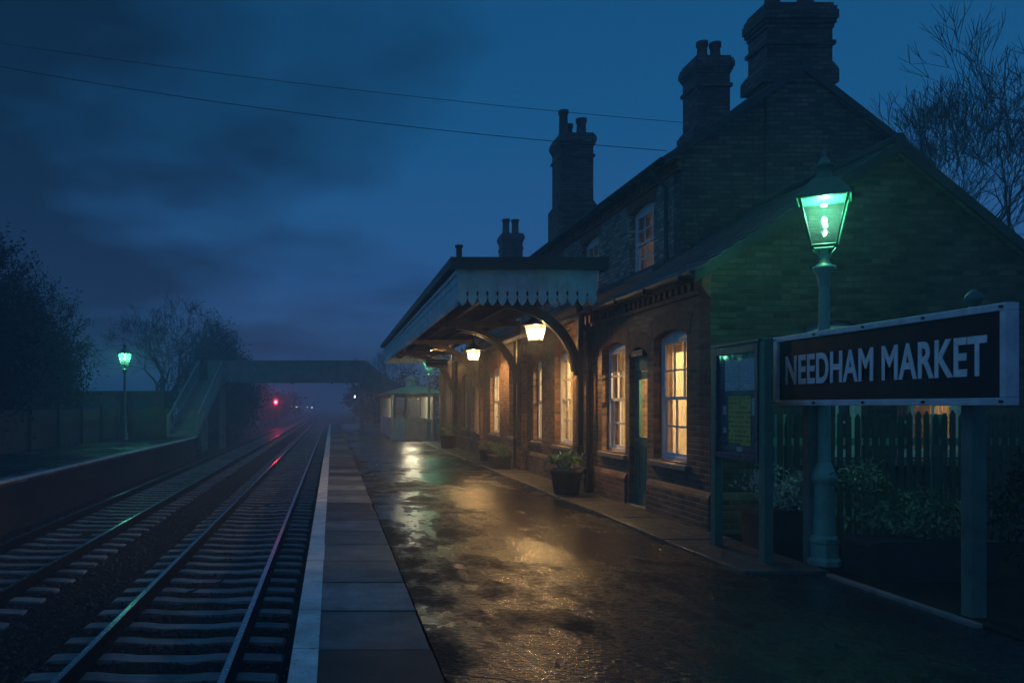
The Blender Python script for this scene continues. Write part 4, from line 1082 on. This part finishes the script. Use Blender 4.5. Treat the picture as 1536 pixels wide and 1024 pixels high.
def leafy_tree(loc, rad, cz, n, size, seed, label, name='evergreen_tree', cone=False, leaf='leaf_dark', group='evergreen trees by the line', trunk=True, fringe=0):
    random.seed(seed)
    t = thing(name, loc, label, 'tree', group)
    m = MB(); cl = []
    nc = max(14, n//110)
    for _ in range(nc):
        d = Vector((random.gauss(0,1), random.gauss(0,1), random.gauss(0,1))).normalized()*random.uniform(0.45,1.0)
        z = d.z
        k = (1-0.75*max(0,(z+1)/2)**1.3) if cone else 1.0
        cl.append(Vector((d.x*rad[0]*k*1.2 if cone else d.x*rad[0], d.y*rad[1]*k, z*rad[2])))
    for i in range(n):
        q = random.choice(cl); s = 0.15
        out = q.normalized()
        p = Vector((0,0,cz))+q+Vector((random.gauss(0,s)*rad[0], random.gauss(0,s)*rad[1], random.gauss(0,s*0.8)*rad[2]))
        a = (out+Vector((random.uniform(-1,1),random.uniform(-1,1),random.uniform(-0.3,1)))).normalized()
        u = Matrix.Rotation(random.uniform(0,6.3), 3, a) @ a.orthogonal().normalized(); w = a.cross(u); L = size*random.uniform(0.6,1.5)
        m.add([p, p+u*L*0.5+w*L*0.22, p+u*L+a*L*0.15, p+u*L*0.5-w*L*0.22], [(0,1,2,3)])
    for i in range(fringe):   # sprigs sticking out of the outline
        d = Vector((random.gauss(0,1), random.gauss(0,1), abs(random.gauss(0,1)))).normalized()
        kk = (1-0.75*max(0,(d.z+1)/2)**1.3) if cone else 1.0
        p0 = Vector((0,0,cz))+Vector((d.x*rad[0]*kk, d.y*rad[1]*kk, d.z*rad[2]))*random.uniform(0.85,1.0)
        dd = (d+Vector((random.gauss(0,.3),random.gauss(0,.3),random.uniform(0,0.7)))).normalized(); L = random.uniform(0.4,1.1)*rad[2]*0.28
        m.tube([p0, p0+dd*L], [0.02,0.006], 3, False)
        for k in range(34):
            p = p0+dd*L*random.random()+Vector((random.gauss(0,.07),random.gauss(0,.07),random.gauss(0,.07)))*L*1.6
            u = (dd+Vector((random.gauss(0,.7),random.gauss(0,.7),random.gauss(0,.7)))).normalized(); w = u.orthogonal().normalized(); l = size*random.uniform(0.6,1.1)
            m.add([p, p+u*l*0.5+w*l*0.2, p+u*l, p+u*l*0.5-w*l*0.2], [(0,1,2,3)])
    m.build('crown', M[leaf], t, True)
    if trunk:
        m = MB(); m.tube([(0,0,-0.2),(0.05,0,cz*0.5),(0,0.1,cz+rad[2]*0.5)], [rad[0]*0.09,rad[0]*0.06,0.03], 8)
        for k in range(9):
            a = random.uniform(0,6.3); z = cz+rad[2]*random.uniform(-0.5,0.3)
            m.tube([(0,0,z),(math.cos(a)*rad[0]*0.6,math.sin(a)*rad[1]*0.6,z+rad[2]*0.3)], [rad[0]*0.03,0.012], 5)
        m.build('trunk', M['bark'], t, True)
    return t
leafy_tree((-13.4,27,0), (3.6,3.4,3.9), 3.9, 70000, 0.15, 31, 'big dark evergreen at the left edge overhanging the left platform', fringe=260)
leafy_tree((-13.6,37,-1.0), (2.6,2.6,3.7), 4.2, 34000, 0.15, 37, 'dark evergreen close behind the lamp post on the left platform', fringe=120)
leafy_tree((-11.7,27,0), (0.9,2.6,1.7), 1.6, 3500, 0.2, 41, 'dark evergreen bush below the big evergreen, behind the fence', 'evergreen_bush', group=None, fringe=20)
leafy_tree((-9.1,66,-1.3), (3.6,3.0,4.7), 4.6, 32000, 0.22, 43, 'dark conical evergreen rising above the footbridge stairs', cone=True, fringe=30)
leafy_tree((-13.2,96,-1.3), (4.2,4,3.4), 3.3, 3500, 0.55, 47, 'misty round tree beyond the footbridge, left of the red signal')
leafy_tree((-10.6,125,-1.3), (4.0,4,3.1), 3.0, 2500, 0.6, 53, 'misty round tree beyond the footbridge, just behind the red signal')
leafy_tree((-10.2,160,-1.3), (4.2,4,3.0), 2.9, 2000, 0.7, 59, 'faint misty tree beyond the red signal, nearest the vanishing tracks')
leafy_tree((6.2,86,-1.3), (3.3,4,3.4), 3.2, 3500, 0.45, 61, 'misty tree right of the tracks under the footbridge stairs')
leafy_tree((5.6,112,-1.3), (3.3,4,3.4), 3.2, 2500, 0.55, 67, 'fainter misty tree right of the tracks, farther than its neighbour')
leafy_tree((5.6,150,-1.3), (3.6,4,3.4), 3.2, 2000, 0.65, 71, 'faintest misty tree right of the tracks at the vanishing point')
leafy_tree((9.5,58,-1.3), (3.4,3.5,3.6), 3.6, 5000, 0.34, 73, 'dark tree behind the glazed platform shelter')
leafy_tree((-8.0,44.6,-1.3), (0.9,1.6,0.7), 0.7, 2200, 0.16, 79, 'low dark bramble bush at the end of the left platform', 'bramble_bush', group=None, trunk=False)
leafy_tree((-7.6,58,-1.3), (1.0,5.0,0.7), 0.6, 2600, 0.2, 83, 'low scrub bank beside the farther track under the footbridge', 'scrub_bush', group=None, trunk=False)

# ------------------------------------------------------------------ air
b = MB(); b.box(-440, 440, -30, 640, -2.4, 14.0)
hz = b.build('haze', bpy.data.materials.new('mist')); tag(hz, 'thin blue evening mist', 'mist', kind='stuff')
mt = hz.data.materials[0]; mt.use_nodes = True; nt = mt.node_tree; nt.nodes.clear()
out = nt.nodes.new('ShaderNodeOutputMaterial'); pv = nt.nodes.new('ShaderNodeVolumePrincipled')
pv.inputs['Color'].default_value = (0.80, 0.88, 1.0, 1); pv.inputs['Density'].default_value = 0.0070; pv.inputs['Anisotropy'].default_value = 0.35
nt.links.new(pv.outputs[0], out.inputs['Volume'])

# ------------------------------------------------------------------ sky and sun
w = bpy.data.worlds.new('World'); scene.world = w; w.use_nodes = True
nt = w.node_tree; nt.nodes.clear(); N = nt.nodes.new; L = nt.links.new
out = N('ShaderNodeOutputWorld'); tc = N('ShaderNodeTexCoord'); sep = N('ShaderNodeSeparateXYZ'); L(tc.outputs['Generated'], sep.inputs[0])
sky = N('ShaderNodeTexSky'); sky.sky_type = 'NISHITA'; sky.sun_disc = False; sky.sun_elevation = R(-3.0); sky.sun_rotation = R(200); sky.ozone_density = 3
bg1 = N('ShaderNodeBackground'); L(sky.outputs[0], bg1.inputs[0]); bg1.inputs[1].default_value = 0.05
def mth(op, a, c):
    m = N('ShaderNodeMath'); m.operation = op
    for v, k in ((a,0),(c,1)):
        if hasattr(v, 'is_linked'): L(v, m.inputs[k])
        else: m.inputs[k].default_value = v
    return m.outputs[0]
rp_ = N('ShaderNodeValToRGB'); L(sep.outputs['Z'], rp_.inputs[0]); e = rp_.color_ramp.elements
stops = [(0.0,(0.052,0.128,0.30)),(0.14,(0.026,0.112,0.315)),(0.30,(0.008,0.096,0.25)),(0.42,(0.006,0.082,0.215)),(1.0,(0.034,0.165,0.40))]
while len(e) < 5: e.new(0.5)
for i, (p, c) in enumerate(stops): e[i].position = p; e[i].color = (*c, 1)
# clouds on a flat layer overhead
zc = mth('ADD', mth('MAXIMUM', sep.outputs['Z'], 0.0), 0.16)
cv = N('ShaderNodeCombineXYZ'); L(mth('DIVIDE', sep.outputs['X'], zc), cv.inputs[0]); L(mth('DIVIDE', sep.outputs['Y'], zc), cv.inputs[1])
nz = N('ShaderNodeTexNoise'); nz.inputs['Scale'].default_value = 0.85; nz.inputs['Detail'].default_value = 6; nz.inputs['Roughness'].default_value = 0.5; L(cv.outputs[0], nz.inputs['Vector'])
left = mth('MULTIPLY', mth('SUBTRACT', 0.05, sep.outputs['X']), 0.75)
cf = N('ShaderNodeValToRGB'); L(mth('ADD', nz.outputs['Fac'], left), cf.inputs[0]); e = cf.color_ramp.elements
e[0].position = 0.46; e[0].color = (1.0,1.0,1.0,1); e[1].position = 0.72; e[1].color = (0.30,0.20,0.19,1)
mx = N('ShaderNodeMix'); mx.data_type = 'RGBA'; mx.blend_type = 'MULTIPLY'; mx.inputs[0].default_value = 1.0; L(rp_.outputs[0], mx.inputs[6]); L(cf.outputs[0], mx.inputs[7])
# added sky glow out of frame at left, lighting track-facing surfaces; sky behind dimmed
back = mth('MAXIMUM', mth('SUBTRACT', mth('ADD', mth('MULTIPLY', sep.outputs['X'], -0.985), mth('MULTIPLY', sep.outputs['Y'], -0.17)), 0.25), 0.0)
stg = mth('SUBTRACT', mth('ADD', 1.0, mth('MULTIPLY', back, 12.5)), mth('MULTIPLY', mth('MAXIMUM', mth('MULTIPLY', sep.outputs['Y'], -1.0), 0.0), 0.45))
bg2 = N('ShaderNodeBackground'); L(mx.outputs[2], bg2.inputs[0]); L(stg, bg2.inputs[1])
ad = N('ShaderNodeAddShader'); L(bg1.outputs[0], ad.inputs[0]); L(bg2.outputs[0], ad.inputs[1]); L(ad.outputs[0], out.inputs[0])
sl = bpy.data.lights.new('sun', 'SUN'); sl.energy = 0.03; sl.angle = R(40); sl.color = (0.55,0.72,1.0)
so = bpy.data.objects.new('sun', sl); COL.objects.link(so); so.rotation_euler = (R(50), 0, R(-20))

# ------------------------------------------------------------------ camera and render settings
cam = bpy.data.cameras.new('camera'); co = bpy.data.objects.new('camera', cam); COL.objects.link(co)
co.location = (0, 0, 1.6); co.rotation_euler = (R(90), 0, 0)
cam.sensor_width = 36; cam.lens = 1250/1536*36; cam.shift_x = (768-498)/1536; cam.shift_y = (608-512)/1536
cam.clip_start = 0.1; cam.clip_end = 2000
scene.camera = co
scene.view_settings.view_transform = 'Standard'; scene.view_settings.look = 'None'; scene.view_settings.exposure = 0; scene.view_settings.gamma = 1
scene.render.engine = 'CYCLES'; c = scene.cycles
c.use_denoising = True; c.max_bounces = 8; c.diffuse_bounces = 3; c.glossy_bounces = 3; c.transmission_bounces = 4; c.transparent_max_bounces = 16; c.volume_bounces = 1
c.sample_clamp_indirect = 4; c.sample_clamp_direct = 0; c.caustics_reflective = False; c.caustics_refractive = False; c.blur_glossy = 0.5
